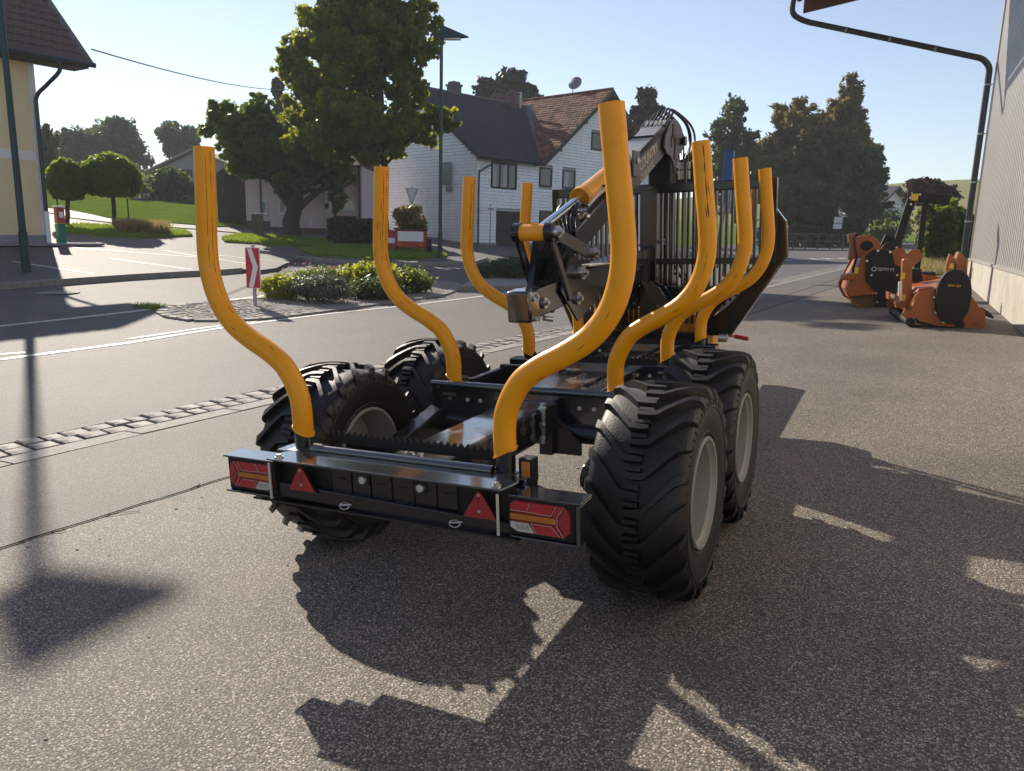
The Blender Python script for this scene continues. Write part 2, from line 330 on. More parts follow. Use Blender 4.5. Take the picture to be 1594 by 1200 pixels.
mat('bark_grey',(.10,.085,.07),.9,var=.3,vscale=5,bump=1,bscale=20,stretch=(1,1,.25))
mat('plaster_yellow',(.74,.60,.36),.85,var=.05,vscale=1.2,bump=.15,bscale=120)
mat('plaster_pink',(.64,.53,.54),.85,var=.06,vscale=.8,bump=.15,bscale=90)
mat('plaster_white',(.74,.72,.68),.8,var=.05,vscale=2,bump=.1,bscale=90)
mat('plinth_dark',(.14,.085,.075),.8,var=.15,vscale=3)
mat('plinth_grey',(.26,.26,.27),.85,var=.15,vscale=2,bump=.2,bscale=40)
mat('cladding_white',(.90,.90,.90),.55,var=.06,vscale=2.5)
mat('joint_grey',(.48,.49,.50),.8)
mat('roof_tile_brown',(.115,.062,.045),.75,var=.4,vscale=2.0,dirt=(.06,.05,.045),dscale=3,dlo=.5,dhi=.62)
mat('roof_tile_red',(.22,.085,.042),.8,var=.45,vscale=2.3,dirt=(.10,.055,.04),dscale=2.2,dlo=.48,dhi=.6)
mat('roof_slate',(.050,.047,.052),.7,var=.2,vscale=2.5)
mat('roof_flash',(.10,.095,.095),.6,var=.15,vscale=3)
mat('wood_dark',(.055,.040,.032),.8,var=.3,vscale=4,stretch=(6,6,.5))
mat('wood_barn',(.06,.048,.042),.85,var=.35,vscale=3,stretch=(8,8,.4))
mat('metal_green',(.008,.040,.040),.42,var=.15,vscale=3)
mat('metal_galv',(.36,.37,.38),.42,metal=.75,var=.12,vscale=8)
mat('metal_dark',(.03,.035,.035),.4,metal=.3)
mat('glass_dark',(.012,.016,.022),.07,spec=.9)
mat('curtain',(.45,.45,.47),.9,var=.2,vscale=9,stretch=(4,4,.3))
mat('frame_brown',(.035,.024,.020),.6)
mat('frame_white',(.66,.70,.74),.5)
mat('cladding_metal',(.43,.405,.385),.42,metal=.25,var=.04,vscale=.8)
mat('concrete_panel',(.46,.42,.36),.85,var=.08,vscale=1.5,bump=.2,bscale=60,dirt=(.33,.30,.25),dscale=1.8,dlo=.5,dhi=.75)
mat('canopy_brown',(.11,.042,.022),.7,var=.15,vscale=3)
mat('pipe_dark',(.035,.045,.048),.38,metal=.35,var=.15,vscale=4)
mat('sign_red',(.55,.012,.03),.4); mat('sign_white',(.78,.78,.78),.4); mat('sign_back',(.22,.23,.24),.55,metal=.5)
mat('sign_green',(.05,.11,.06),.5); mat('sign_blue',(.012,.075,.30),.4); mat('print_black',(.01,.01,.01),.5)
mat('paint_red',(.35,.02,.02),.4,var=.15,vscale=4); mat('paint_green',(.01,.16,.09),.45)
mat('rubber',(.0065,.0062,.0062),.50,spec=.5,var=.3,vscale=6,bump=.2,bscale=120,dirt=(.045,.038,.030),dscale=3.4,dlo=.54,dhi=.88)
mat('rim_grey',(.30,.28,.25),.45,var=.06,vscale=4,dirt=(.22,.19,.15),dscale=5,dlo=.55,dhi=.8)
mat('stake_yellow',(.80,.325,.0),.34,spec=.35,var=.04,vscale=3,coat=.08,dirt=(.50,.19,.004),dscale=4,dlo=.6,dhi=.85)
mat('yellow_paint',(.78,.33,.006),.36,var=.05,vscale=5,coat=.2,dirt=(.28,.15,.03),dscale=6,dlo=.58,dhi=.8)
mat('scratch',(.045,.018,.010),.7)
mat('black_paint',(.007,.0075,.009),.24,spec=.5,coat=.25,var=.2,vscale=4,dirt=(.035,.032,.03),dscale=5,dlo=.64,dhi=.9)
mat('black_gloss',(.010,.012,.016),.16,spec=1.0,coat=1.0,var=.2,vscale=4,dirt=(.05,.047,.045),dscale=5,dlo=.66,dhi=.9,bump=.05,bscale=30)
mat('worn_black',(.012,.012,.015),.16,spec=1.0,coat=.9,dirt=(.14,.11,.09),dscale=2.6,dlo=.50,dhi=.62,stretch=(3,1,1))
mat('grey_paint',(.060,.055,.052),.38,var=.08,vscale=5,dirt=(.05,.045,.04),dscale=5,dlo=.55,dhi=.75)
mat('black_matt',(.006,.006,.007),.55,spec=.35)
mat('hose_black',(.010,.010,.010),.4)
mat('steel',(.55,.55,.53),.28,metal=1,var=.12,vscale=15)
mat('chrome',(.75,.77,.80),.08,metal=1)
mat('pipe_zinc',(.55,.57,.61),.32,metal=.35); mat('zinc_pale',(.58,.57,.50),.45,metal=.4)
mat('lens_red',(.38,.008,.016),.15,coat=.6,var=.12,vscale=60); mat('lens_red_dark',(.20,.006,.012),.2,coat=.4)
mat('lens_amber',(.48,.16,.01),.2,coat=.5); mat('lens_white',(.48,.46,.42),.2,coat=.5); mat('seam_light',(.62,.42,.38),.35)
mat('reflector_red',(.33,.01,.018),.25,coat=.5,var=.2,vscale=50)
mat('orange_paint',(.34,.088,.013),.42,var=.1,vscale=3,dirt=(.20,.06,.025),dscale=3,dlo=.52,dhi=.75)
mat('orange_label',(.80,.50,.02),.5)
mat('decal',(.55,.50,.42),.5); mat('decal_white',(.60,.60,.58),.5)
mat('litter_brown',(.12,.075,.035),.9)

# ================================================================ THE SETTING
sheet('ground',[(-400,-60),(120,-60),(120,420),(-400,420)],-.08,'grass_ground')
RS=.14                       # the road runs 8 degrees off the yard's own direction
def CRF(y): return -2.41+RS*(y+.2)       # tar joint between the yard and the strip beside the road
def CBF(y,o=0): return -4.22+RS*(y-.8)+o # centre line of the granite sett strip
CR=-2.3
Y0,Y1=-20,46
sheet('yard',[(CRF(Y0),Y0),(9,Y0),(9,Y1),(CRF(Y1),Y1)],0,'asphalt_yard')
sheet('lane_shoulder',[(CBF(Y0,.335),Y0),(CRF(Y0),Y0),(CRF(Y1),Y1),(CBF(Y1,.335),Y1)],0,'asphalt_lane')
sheet('road',[(-26,Y0),(CBF(Y0,-.335),Y0),(CBF(Y1,-.335),Y1),(CRF(Y1),Y1),(9,Y1),(14,80),(-8,82),(-12,52),(-26,52)],0,'asphalt_road')
# tar joint, slightly wandering and cracked
jp=[]; y=-6.0
while y<22: jp.append((CRF(y)+random.uniform(-.014,.014),y)); y+=.16
sheet('tar_joint',stripline(jp,.016),.006,'tar')
for _ in range(26):
    y=random.uniform(-1.5,8); q=[(CRF(y),y)]
    for k in range(random.randint(1,3)): q.append((q[-1][0]+random.uniform(-.05,.05),q[-1][1]+random.uniform(.02,.06)))
    sheet('joint_crack',stripline(q,.008),.0075,'tar')
cr=[tuple(G(1135,482)[:2]),tuple(G(1190,470)[:2]),tuple(G(1215,462)[:2]),tuple(G(1260,448)[:2]),tuple(G(1310,432)[:2])]
sheet('yard_joint',stripline(cr,.03),.006,'litter_brown')
# hall apron and drain strip
pv=sheet('drain_strip',stripline([G(1200,440),G(1300,418),G(1340,408)],.5),.005,'concrete_yard')

# granite sett strip : two rows of setts and a flat concrete edge
cs=sheet('sett_strip',[(CBF(-8,-.335),-8),(CBF(-8,.335),-8),(CBF(Y1,.335),Y1),(CBF(Y1,-.335),Y1)],-.012,'joint_sand')
def sett(mb,x,y,z,lx,ly,h=.05):
    j=lambda a:random.uniform(-a,a)
    V=[(x+sx*lx/2*k+j(.006),y+sy*ly/2*k+j(.007),z+zz+(j(.004) if zz else 0)) for zz,k in((-h,1),(0,1),(.007,.90)) for sx,sy in((-1,-1),(1,-1),(1,1),(-1,1))]
    F=[(8,9,10,11)]+[(a+i,a+(i+1)%4,a+4+(i+1)%4,a+4+i) for a in(0,4) for i in range(4)]
    mb.add(V,F)
protos=[]
for k in range(6):
    mb=MB(); sett(mb,0,0,0,.150,.165); protos.append(mb)
first=[]
y=-1.7; cnt=0
rows=[-.225,-.015]; SA=-math.atan(RS)
base_objs=[]
for ri,rx in enumerate(rows):
    y=-1.7+ri*.08
    while y<20:
        ly=random.uniform(.15,.21)
        if cnt<300 and y<19:
            if len(base_objs)<8:
                mb=MB(); sett(mb,0,0,0,.178,.158); o=mb.build('cobblestone','granite',cs,smooth=25); base_objs.append(o)
            else:
                o=random.choice(base_objs).copy(); COL.objects.link(o)
            xx=CBF(y+ly/2,rx); o.location=(xx+random.uniform(-.008,.008),y+ly/2,g(xx,y)+random.uniform(-.004,.006)); o.scale=(1,ly/.178,1); o.rotation_euler=(0,0,SA+random.uniform(-.05,.05)); cnt+=1
        y+=ly
mb=MB()
y=20.0
while y<45:
    for rx in rows: sett(mb,CBF(y,rx),y,g(CBF(y,rx),y),.178,.158)
    y+=.18
tag(mb.build('distant_setts','granite',cs,smooth=0),kind='stuff')
mb=MB(); y=-8
while y<45:
    L=random.uniform(.9,1.1); x0=CBF(y,.105); x1=CBF(y,.325)+random.uniform(-.015,.01); k_=RS*(L-.012)
    V=[(x0,y,g(x0,y)-.03),(x1,y,g(x1,y)-.03),(x1+k_,y+L-.012,g(x1,y+L)-.03),(x0+k_,y+L-.012,g(x0,y+L)-.03)]; V+=[(a,b,c+.036) for a,b,c in V]
    if y<20:
        m1=MB(); m1.add(V,[(4,5,6,7),(0,1,5,4),(1,2,6,5),(2,3,7,6),(3,0,4,7)]); m1.build('concrete_edging','granite_pale',cs,smooth=0)
    else: mb.add(V,[(4,5,6,7),(0,1,5,4),(1,2,6,5),(2,3,7,6),(3,0,4,7)])
    y+=L
tag(mb.build('distant_edging','granite_pale',cs,smooth=0),kind='stuff')

# road markings
def line(p,w,nm='road_marking',dz=.006): return sheet(nm,stripline(p,w),dz,'line_paint')
A=[G(x,y) for x,y in((-260,598),(0,560),(200,534),(260,524),(380,505),(500,490),(650,474),(800,455),(905,441))]
line(A[1:] if False else A,.13)
line([G(x,y) for x,y in((-260,588),(0,552),(40,549))],.12)
line([G(x,y) for x,y in((200,528),(300,513),(400,500))],.10)
line([G(x,y) for x,y in((-200,534),(0,508),(120,495),(250,480),(400,462),(480,452))],.13)
for a,b in(((170,402),(300,420)),((20,407),(145,426)),((255,390),(400,413)),((90,383),(330,402)),((300,393),(450,409))):
    P0=G(*a,zoff=.1);P1=G(*b,zoff=.1); sheet('parking_line',stripline([P0,P1],.11),.106,'line_paint')
line([G(690,451),G(735,446),G(760,450)],.14); line([G(640,452),G(700,449)],.12)
for k in range(5):
    P0=G(1215+k*22,404-k*.6); P1=G(1230+k*22,405-k*.6); line([P0,P1],.35)

# traffic island of small setts, with stone mound and kerb
isl=pxs([(250,487),(262,478),(320,473),(400,467),(430,463),(520,452),(600,445),(650,441),(700,440),(720,447),(690,460),(620,470),(540,481),(450,493),(380,500),(300,500),(262,494)])
io=sheet('traffic_island',isl,.02,'joint_sand',skirt=.1)
def inside(p,poly):
    c=False;n=len(poly)
    for i in range(n):
        x1,y1=poly[i];x2,y2=poly[(i+1)%n]
        if (y1>p[1])!=(y2>p[1]) and p[0]<(x2-x1)*(p[1]-y1)/(y2-y1)+x1: c=not c
    return c
bx=[p[0] for p in isl];by=[p[1] for p in isl]
mb=MB(); near=[]
x=min(bx)
while x<max(bx):
    y=min(by)+random.uniform(0,.1)
    while y<max(by):
        q=(x+.06*math.sin(y*3),y)
        if inside(q,isl): near.append(q)
        y+=.135
    x+=.125
near.sort(key=lambda p:(p[0]-CAM[0])**2+(p[1]-CAM[1])**2)
pb=[]
for i,(x,y) in enumerate(near):
    if i<300:
        if i<6:
            m1=MB(); sett(m1,0,0,0,.105,.115); o=m1.build('island_sett','granite_pale',io,smooth=25); pb.append(o)
        else: o=pb[i%6].copy(); COL.objects.link(o)
        o.location=(x,y,g(x,y)+.022+random.uniform(-.004,.008)); o.rotation_euler=(0,0,random.uniform(-.3,.3))
    else: sett(mb,x,y,g(x,y)+.022,.105,.115)
tag(mb.build('more_island_setts','granite_pale',io,smooth=0),kind='stuff')
# rim of larger kerb setts around the island
for i in range(len(isl)):
    a=np.array(isl[i]);b=np.array(isl[(i+1)%len(isl)]);L=np.linalg.norm(b-a);n=max(1,int(L/.3)); d=(b-a)/n; an=math.atan2(d[1],d[0])
    for k in range(n):
        p=a+d*(k+.5); o=base_objs[(i+k)%8].copy(); COL.objects.link(o); o.parent=io; o.name='island_kerb_stone'; o.data=base_objs[(i+k)%8].data; o.location=(p[0],p[1],g(p[0],p[1])+.03); o.rotation_euler=(0,0,an-PI/2); o.scale=(1,L/n/.178,1)
isl2=pxs([(715,452),(740,437),(800,431),(830,430),(850,437),(860,447),(800,450)])
sheet('planted_island',isl2,.10,'granite_pale',skirt=.2)

# manhole cover
P=G(90,455); mh=MB(); mh.lathe([(0,0.0),(0.012,0.0),(0.012,.30),(0,.31)],(P[0],P[1],P[2]-.004),'z',32)
mo=mh.build('manhole_cover','plinth_grey',smooth=0); tag(mo,'round grey manhole cover set in the road near the far kerb','manhole cover')
mh=MB()
for r in(.08,.16,.24): mh.lathe([(.010,r-.012),(.018,r-.012),(.018,r+.012),(.010,r+.012)],(P[0],P[1],P[2]-.004),'z',32)
mh.build('cover_ring','plinth_grey',mo,smooth=0); 
mh=MB(); mh.lathe([(0,.31),(.010,.31),(.010,.40),(0,.41)],(P[0],P[1],P[2]-.004),'z',32); mh.build('cover_frame','granite_pale',mo,smooth=0)

# raised parking lot across the road, kerb stones along its edge
K1=[(-220,470),(-100,460),(0,450),(60,446),(120,441),(200,435),(280,430),(340,427),(375,424)]
kerbpts=pxs(K1)
kx0=kerbpts[-1]
lot=kerbpts+pxs([(400,421),(430,417),(440,412),(470,400),(500,392),(520,386)],.1)+[(-22.5,29),(-27,30)]+pxs([(345,352),(200,338),(130,330),(85,322)],.1)+[(-34,14),(-34,-20),kerbpts[0]]
lo=sheet('parking_lot',lot,.10,'asphalt_lot',skirt=.2)
ks=tag(empty('kerb'),kind='structure')
def kerb_run(pts,root,h=.13,w=.14,name='kerb_stone'):
    P=[np.array(p[:2]) for p in pts]
    for i in range(len(P)-1):
        a,b=P[i],P[i+1];L=np.linalg.norm(b-a);n=max(1,round(L/1.0))
        for k in range(n):
            p=a+(b-a)*(k/n);q=a+(b-a)*((k+1)/n); d=(q-p)/np.linalg.norm(q-p); nn=np.array([-d[1],d[0]])*w/2; q=q-d*.012
            m1=MB(); z=lambda t:g(t[0],t[1])
            V=[]
            for zz,ins in((-.05,0),(h-.02,0),(h,.012)):
                for s,t in((-1,p),(-1,q),(1,q),(1,p)):
                    c=t+nn*s*(1-ins/w*2); V.append((c[0],c[1],z(t)+zz))
            m1.add(V,[(8,9,10,11)]+[(a_+j,a_+(j+1)%4,a_+4+(j+1)%4,a_+4+j) for a_ in(0,4) for j in range(4)]); m1.build(name,'kerb_granite',root,smooth=0)
kerb_run(kerbpts,ks)
# raised footway with the street lamp
fw=pxs([(462,403),(500,397),(590,397),(650,398),(700,395),(748,397),(757,404),(740,410),(680,413),(590,413),(520,408)])
sheet('footway',fw,.10,'asphalt_lot',skirt=.2)
kerb_run(pxs([(462,404),(520,409),(590,414),(680,414),(740,411),(757,405)]),ks,.125,.12)
# path, lawns, verges
sheet('path',stripline([np.array(p) for p in pxs([(60,322),(100,330),(140,339),(200,346),(300,353),(345,357),(400,362),(450,366),(520,371)],.13)],1.6),.135,'concrete_yard')
sheet('lawn',pxs([(110,327),(150,335),(200,342),(300,349),(340,352),(380,350)],.14)+[(-30,34),(-34,60),(-90,60),(-90,22),(-40,16)],.14,'grass_ground',skirt=.1)
g1=pxs([(85,352),(130,350),(200,353),(290,360),(300,367),(220,370),(150,366),(88,360)],.13)
sheet('tree_verge',g1,.16,'grass_ground',skirt=.2)
g2=pxs([(345,371),(370,366),(440,368),(500,373),(520,379),(500,384),(450,383),(400,379),(350,376)],.13)
sheet('maple_verge',g2,.16,'grass_ground',skirt=.2)
g3=pxs([(470,390),(520,383),(600,384),(690,394),(696,399),(640,403),(560,401),(490,397)],.13)
sheet('lamp_verge',g3,.16,'grass_ground',skirt=.2)
def blades(name,poly,n,h,m='grass_blade',dz=.15,w=.02):
    xs=[p[0] for p in poly];ys=[p[1] for p in poly];C=[]
    while len(C)<n:
        q=(random.uniform(min(xs),max(xs)),random.uniform(min(ys),max(ys)))
        if inside(q,poly): C.append((q[0],q[1],g(*q)+dz))
    C=np.array(C); a=rng.uniform(0,2*PI,n); hh=h*rng.uniform(.4,1.3,n); D=np.stack([np.cos(a),np.sin(a),np.zeros(n)],1)*w
    T=C+np.stack([rng.normal(0,.3,n)*hh,rng.normal(0,.3,n)*hh,hh],1)
    V=np.stack([C-D,C+D,T],1).reshape(-1,3); return tag(fastmesh(name,V,np.arange(3*n).reshape(n,3),m),kind='stuff')
blades('verge_grass',g1,9000,.10); blades('maple_verge_grass',g2,12000,.10); blades('lamp_verge_grass',g3,14000,.12)
for i,o in enumerate([x for x in bpy.data.objects if x.name in('verge_grass','maple_verge_grass','lamp_verge_grass')]):
    tag(o,['short lawn grass around the two ball trees','short grass under the leafy maple trunk','tufty grass beside the street lamp and red planter'][i],'grass')
rk=pxs([(205,478),(235,477),(262,480),(240,483)]); tag(blades('kerb_weeds',rk,500,.10,dz=0,w=.01),'low weeds growing at the tip of the cobbled island','weeds')
# far slope with stubble field
def hill():
    V=[];F=[];nx,ny=60,16
    for j in range(ny):
        for i in range(nx):
            x=-150+i*8; y=130+j*16; t=min(1,max(0,j/(ny-1))); s=t*t*(3-2*t)
            fx=1/(1+math.exp(-(x+75)/22)); V.append((x,y,g(max(x,-120),130)-.3+s*23.0*fx+1.2*math.sin(x*.02)*s))
    F=[(j*nx+i,j*nx+i+1,(j+1)*nx+i+1,(j+1)*nx+i) for j in range(ny-1) for i in range(nx-1)]
    o=MB().add(V,F).build('hill','field',smooth=180); o['kind']='structure'
hill()
# scattered small stones and leaf litter on the yard
mb=MB()
for k in range(260):
    x=random.uniform(CR,3.2);y=random.uniform(-2.2,9); s=random.uniform(.003,.009)
    mb.box((x,y,g(x,y)+s*.3),(s*1.6,s,s*.8),Matrix.Rotation(random.uniform(0,6),3,'Z'))
tag(mb.build('loose_grit','granite_pale',smooth=0),'tiny loose stones scattered over the asphalt yard','grit',kind='stuff')

# ---- the summer air: one closed box of thin haze round the camera and the scene
hb_=MB().b2(-420,140,-70,440,-4.0,34.0).build('haze',mat('haze_air',(1,1,1)),smooth=0); hb_['kind']='stuff'
hm_=MATS['haze_air'].node_tree; 
for n_ in [n_ for n_ in hm_.nodes if n_.type!='OUTPUT_MATERIAL']: hm_.nodes.remove(n_)
pv=hm_.nodes.new('ShaderNodeVolumePrincipled'); pv.inputs['Color'].default_value=(.86,.90,.96,1); pv.inputs['Density'].default_value=.0007; pv.inputs['Anisotropy'].default_value=.25
hm_.links.new(pv.outputs[0],[n_ for n_ in hm_.nodes if n_.type=='OUTPUT_MATERIAL'][0].inputs['Volume'])
# ================================================================ BUILDINGS
def window(F,root,x0,x1,z0,z1,y=-.02,fr='frame_brown',glass='glass_dark',mull=1,curtain=False,fw=.07,sill=None,name='window'):
    mb=MB(); d=.09
    mb.b2(x0,x1,y-.035,y+.04,z0,z0+fw).b2(x0,x1,y-.035,y+.04,z1-fw,z1).b2(x0,x0+fw,y-.035,y+.04,z0+fw,z1-fw).b2(x1-fw,x1,y-.035,y+.04,z0+fw,z1-fw)
    for k in range(1,mull+1):
        xm=x0+(x1-x0)*k/(mull+1); mb.b2(xm-.03,xm+.03,y-.025,y+.03,z0+fw,z1-fw)
    w=mb.build(name,fr,root,smooth=0)
    MB().b2(x0+fw,x1-fw,y+.005,y+.015,z0+fw,z1-fw).build('pane',glass,w,smooth=0)
    if curtain:
        n=MB(); 
        for a,b in curtain: n.b2(x0+(x1-x0)*a,x0+(x1-x0)*b,y-.004,y+.003,z0+fw,z1-fw)
        n.build('curtain','curtain',w,smooth=0)
    if sill: MB().b2(x0-.05,x1+.05,y-.10,y+.03,z0-.05,z0-.002).build('sill',sill,w,smooth=0)
    return w
def gutter(root,p,q,r=.07,m='pipe_dark'):
    return MB().tube([p,q],r,10).build('gutter',m,root)

# ---- white clad house with two roofs
P=G(740,381); F=Frame(P,18)
hr=empty('clad_house',P,F.rz); tag(hr,'white brick-clad house with dark and brown roofs behind the street lamp','house')
W=10.4; XB=4.6; XR=15.6; ZE=4.55; xa=(XB+XR)/2; ZA=F.hit(938,155,1)[2]+.35; ZR=8.15
mb=MB(); mb.prism([(0,-.9),(0,ZE),(XR,ZE),(XR,-.9)],'y',.12,8.5)
mb.prism([(.02,-.9),(W,-.9),(W,4.6),(W/2,ZR-.15),(.12,4.55)],'x',.10,XB)    # main gable body
mb.prism([(XB,ZE-.2),(XR,ZE-.2),(xa,ZA-.1)],'y',.11,8.4)
mb.build('wall','joint_grey',hr,smooth=0)
# cladding courses : each slab is real geometry, joined per face
def clad(x0,x1,z0,ztop,plane,openings,flip=False,ch=.165,sl_=.42):
    mb=MB(); z=z0; k=0
    while z<8.6:
        x=x0-(0 if k%2 else sl_/2)
        while x<x1:
            a0=max(x,x0)+.006; b0=min(x+sl_,x1)-.006; zt=z+ch-.014; segs=[(a0,b0)]
            for o in openings:
                if o[2]<zt-.03 and z+.03<o[3]:
                    ns=[]
                    for (p,q) in segs:
                        if q<=o[0] or p>=o[1]: ns.append((p,q)); continue
                        if p<o[0]: ns.append((p,o[0]))
                        if q>o[1]: ns.append((o[1],q))
                    segs=ns
            for (a,b) in segs:
                m_=(a+b)/2
                if b-a>.02 and zt<=ztop(m_)+.03:
                    dy=random.uniform(0,.006)
                    if plane=='y': V=[(a,.115,z),(b,.115,z),(b,.115,zt),(a,.115,zt),(a,-.03-dy,z),(b,-.03-dy,z),(b,-.008-dy,zt),(a,-.008-dy,zt)]
                    else: V=[(.115,a,z),(.115,b,z),(.115,b,zt),(.115,a,zt),(-.03-dy,a,z),(-.03-dy,b,z),(-.008-dy,b,zt),(-.008-dy,a,zt)]
                    V=[tuple(p) for p in V]
                    mb.add(V,[(4,5,6,7),(0,1,5,4),(3,2,6,7),(0,4,7,3),(1,2,6,5)])
            x+=sl_
        z+=ch; k+=1
    return mb
ops=[]
def H(a,b): u=F.hit(*a,1);v=F.hit(*b,1); return (u[0],v[0],v[2],u[2])
wins=[(H((765,252),(803,295)),2,[(.05,.2),(.45,.6)]),(H((840,260),(858,291)),0,None),(H((876,264),(894,294)),0,[(.1,.5)]),(H((921,205),(937,235)),0,None),(H((840,329),(858,353)),0,None),((11.2,12.3,3.2,4.3),0,None),((12.9,14,3.2,4.3),0,None),((8.0,8.9,1.0,1.9),0,None),((11.0,12.2,.9,1.95),1,None),((10.3,11.2,5.58,6.6),0,None)]
gar=(F.hit(773,328,1)[0],3.9,-.2,1.78)
for w_,_,_ in wins: ops.append((w_[0]-.05,w_[1]+.05,w_[2]-.05,w_[3]+.05))
ops.append((gar[0]-.05,gar[1]+.05,-1,gar[3]+.05))
def topf(x): 
    if x<XB: return ZE-.05
    return ZE-.2+(ZA-ZE+.1)*(1-abs(x-xa)/((XR-XB)/2))-.05
cd=clad(0,XR,.12,topf,'y',ops); cdo=cd.build('front_cladding','cladding_white',hr,smooth=0); cdo['kind']='stuff'
def topg(y): return (4.55+(ZR-.15-4.55)*(1-abs(y-W/2)/(W/2)))-.03
cd=clad(0.0,W,.12,topg,'x',[]); cdo=cd.build('gable_cladding','cladding_white',hr,smooth=0); cdo['kind']='stuff'
MB().b2(-.03,gar[0],-.03,.12,-.9,.10).b2(gar[1],XR,-.03,.12,-.9,.10).b2(-.03,.12,.12,W,-.9,.10).build('plinth','plinth_grey',hr,smooth=0)
for w_,mu,cu in wins: window(F,hr,*w_[:2],w_[2],w_[3],mull=mu,curtain=cu)
w=MB().b2(gar[0],gar[1],.02,.10,gar[2],gar[3]).build('garage_door','wood_dark',hr,smooth=0)
n=9
for k in range(n):
    a=gar[0]+(gar[1]-gar[0])*k/n; MB().b2(a+.01,a+(gar[1]-gar[0])/n-.01,-.005,.02,gar[2]+.05,gar[3]-.08).build('door_plank','frame_brown',w,smooth=0)
# dark roof: ridge along the front
def tiles(mb,o,eu,ev,en,Lu,Lv,ch,tw,lift,skip=None,thick=.02,curve=0,vary=.004):
    o=Vector(o);eu=Vector(eu);ev=Vector(ev);en=Vector(en); nv=int(Lv/ch); 
    for j in range(nv):
        u=-(tw/2 if j%2 else 0)
        while u<Lu:
            a=max(u,0)+.003;b=min(u+tw,Lu)-.003; v0=j*ch; v1=(j+1)*ch+.02
            if b-a>.03 and not(skip and skip((a+b)/2,(v0+v1)/2)):
                l0=lift+random.uniform(-vary,vary); p=[o+eu*a+ev*v0+en*l0,o+eu*b+ev*v0+en*l0,o+eu*b+ev*v1+en*(.004),o+eu*a+ev*v1+en*(.004)]
                q=[o+eu*a+ev*v0,o+eu*b+ev*v0]
                if curve:
                    m0=o+eu*((a+b)/2)+ev*v0+en*(l0+curve); m1=o+eu*((a+b)/2)+ev*v1+en*(.004+curve)
                    mb.add(p+q+[m0,m1],[(0,6,7,3),(6,1,2,7),(4,5,1,6,0)])
                else: mb.add(p+q,[(0,1,2,3),(4,5,1,0)])
            u+=tw
ang=math.atan2(ZR-4.5,W/2); Ls=math.hypot(W/2+.45,(ZR-4.5)*(W/2+.45)/(W/2)); ev=(0,math.cos(ang),math.sin(ang)); en=(0,-math.sin(ang),math.cos(ang))
rb=MB(); e0=Vector((-.35,-.45,4.42)); LX=XB+.35; LX2=9.35+.35
top=e0+Vector(ev)*Ls
rb.add([e0,e0+Vector((LX,0,0)),top+Vector((LX2,0,0)),top,e0+Vector((0,0,-.14)),e0+Vector((LX,0,-.14)),top+Vector((LX2,0,-.2)),top+Vector((0,0,-.2)),top+Vector((0,W/2+.4,-(ZR-4.4))),top+Vector((LX2,W/2+.4,-(ZR-4.4)))],[(0,1,2,3),(4,5,6,7),(0,1,5,4),(0,3,7,4),(1,2,6,5),(3,2,9,8)])
ro=rb.build('dark_roof','roof_slate',hr,smooth=0)
tb=MB(); tiles(tb,e0,(1,0,0),ev,en,LX2,Ls,.17,.30,.028,skip=lambda u,v: u>LX+(LX2-LX)*v/Ls); to=tb.build('slate','roof_slate',ro,smooth=0); to['kind']='stuff'
MB().tube([top+Vector((0,0,.02)),top+Vector((LX2,0,.02))],.08,8).build('ridge_cap','roof_flash',ro)
# fire wall strip between the roofs
va=e0+Vector((LX+.05,.0,.10)); vb_=top+Vector((LX2,0,.16)); MB().beam(va,vb_,.55,.05,up=(-.45,-.45,.8)).build('valley_flashing','roof_flash',hr,smooth=0)
# brown roof : ridge runs away from the front
hw=(XR-XB)/2; ang2=math.atan2(ZA-ZE,hw); Lr=math.hypot(hw+.35,(ZA-ZE)*(hw+.35)/hw)
for s in(-1,1):
    eu=(0,1,0); ev2=(s*-math.cos(ang2),0,math.sin(ang2)); en2=(s*math.sin(ang2),0,math.cos(ang2))
    o0=Vector((xa+s*(hw+.35),-.75,ZE+.05-.35*math.tan(ang2)+.10)); LY=8.8
    a=o0;b=o0+Vector((0,LY,0));c=b+Vector(ev2)*Lr;d=a+Vector(ev2)*Lr; dn=Vector((0,0,-.16))
    ro2=MB().add([a,b,c,d,a+dn,b+dn,c+dn,d+dn],[(0,1,2,3),(7,6,5,4),(0,4,5,1),(0,3,7,4),(1,5,6,2)]).build('brown_roof','roof_tile_red',hr,smooth=0)
    if s<0:
        tb=MB(); tiles(tb,o0,eu,ev2,en2,LY,Lr,.27,.24,.03,curve=.025,vary=.008); t2=tb.build('roof_tile','roof_tile_red',ro2,smooth=0); t2['kind']='stuff'
    MB().beam(a+Vector((0,-.02,-.12)),d+Vector((0,-.02,-.12)),.05,.24).build('verge_board','frame_brown',ro2,smooth=0)
    for k in(.25,.62): 
        q=a+Vector(ev2)*Lr*k; MB().b2(q.x-.08,q.x+.08,-.72,.1,q.z-.42,q.z-.26).build('purlin_end','frame_brown',ro2,smooth=0)
tp=Vector((xa,-.75,ZA+.17)); MB().tube([tp,tp+Vector((0,8.8,0))],.10,8).build('ridge_tile','roof_tile_red',hr)
def chimney(x,y,z0,z1,w=.5,m='plinth_dark'):
    c=MB().b2(x-w/2,x+w/2,y-w/2,y+w/2,z0,z1).build('chimney',m,hr,smooth=0); MB().b2(x-w/2-.06,x+w/2+.06,y-w/2-.06,y+w/2+.06,z1,z1+.10).build('chimney_cap','roof_flash',c,smooth=0)
    MB().b2(x-w/2+.05,x+w/2-.05,y-w/2+.05,y+w/2-.05,z1+.10,z1+.25).build('chimney_pot','plinth_dark',c,smooth=0)
chimney(7.6,5.0,ZR-.8,ZR+.75,.55,'plinth_dark'); chimney(3.2,5.4,ZR-.8,ZR+.65,.6,'roof_flash'); chimney(xa-1.5,7.2,ZA-2.2,ZA+.25,.7)
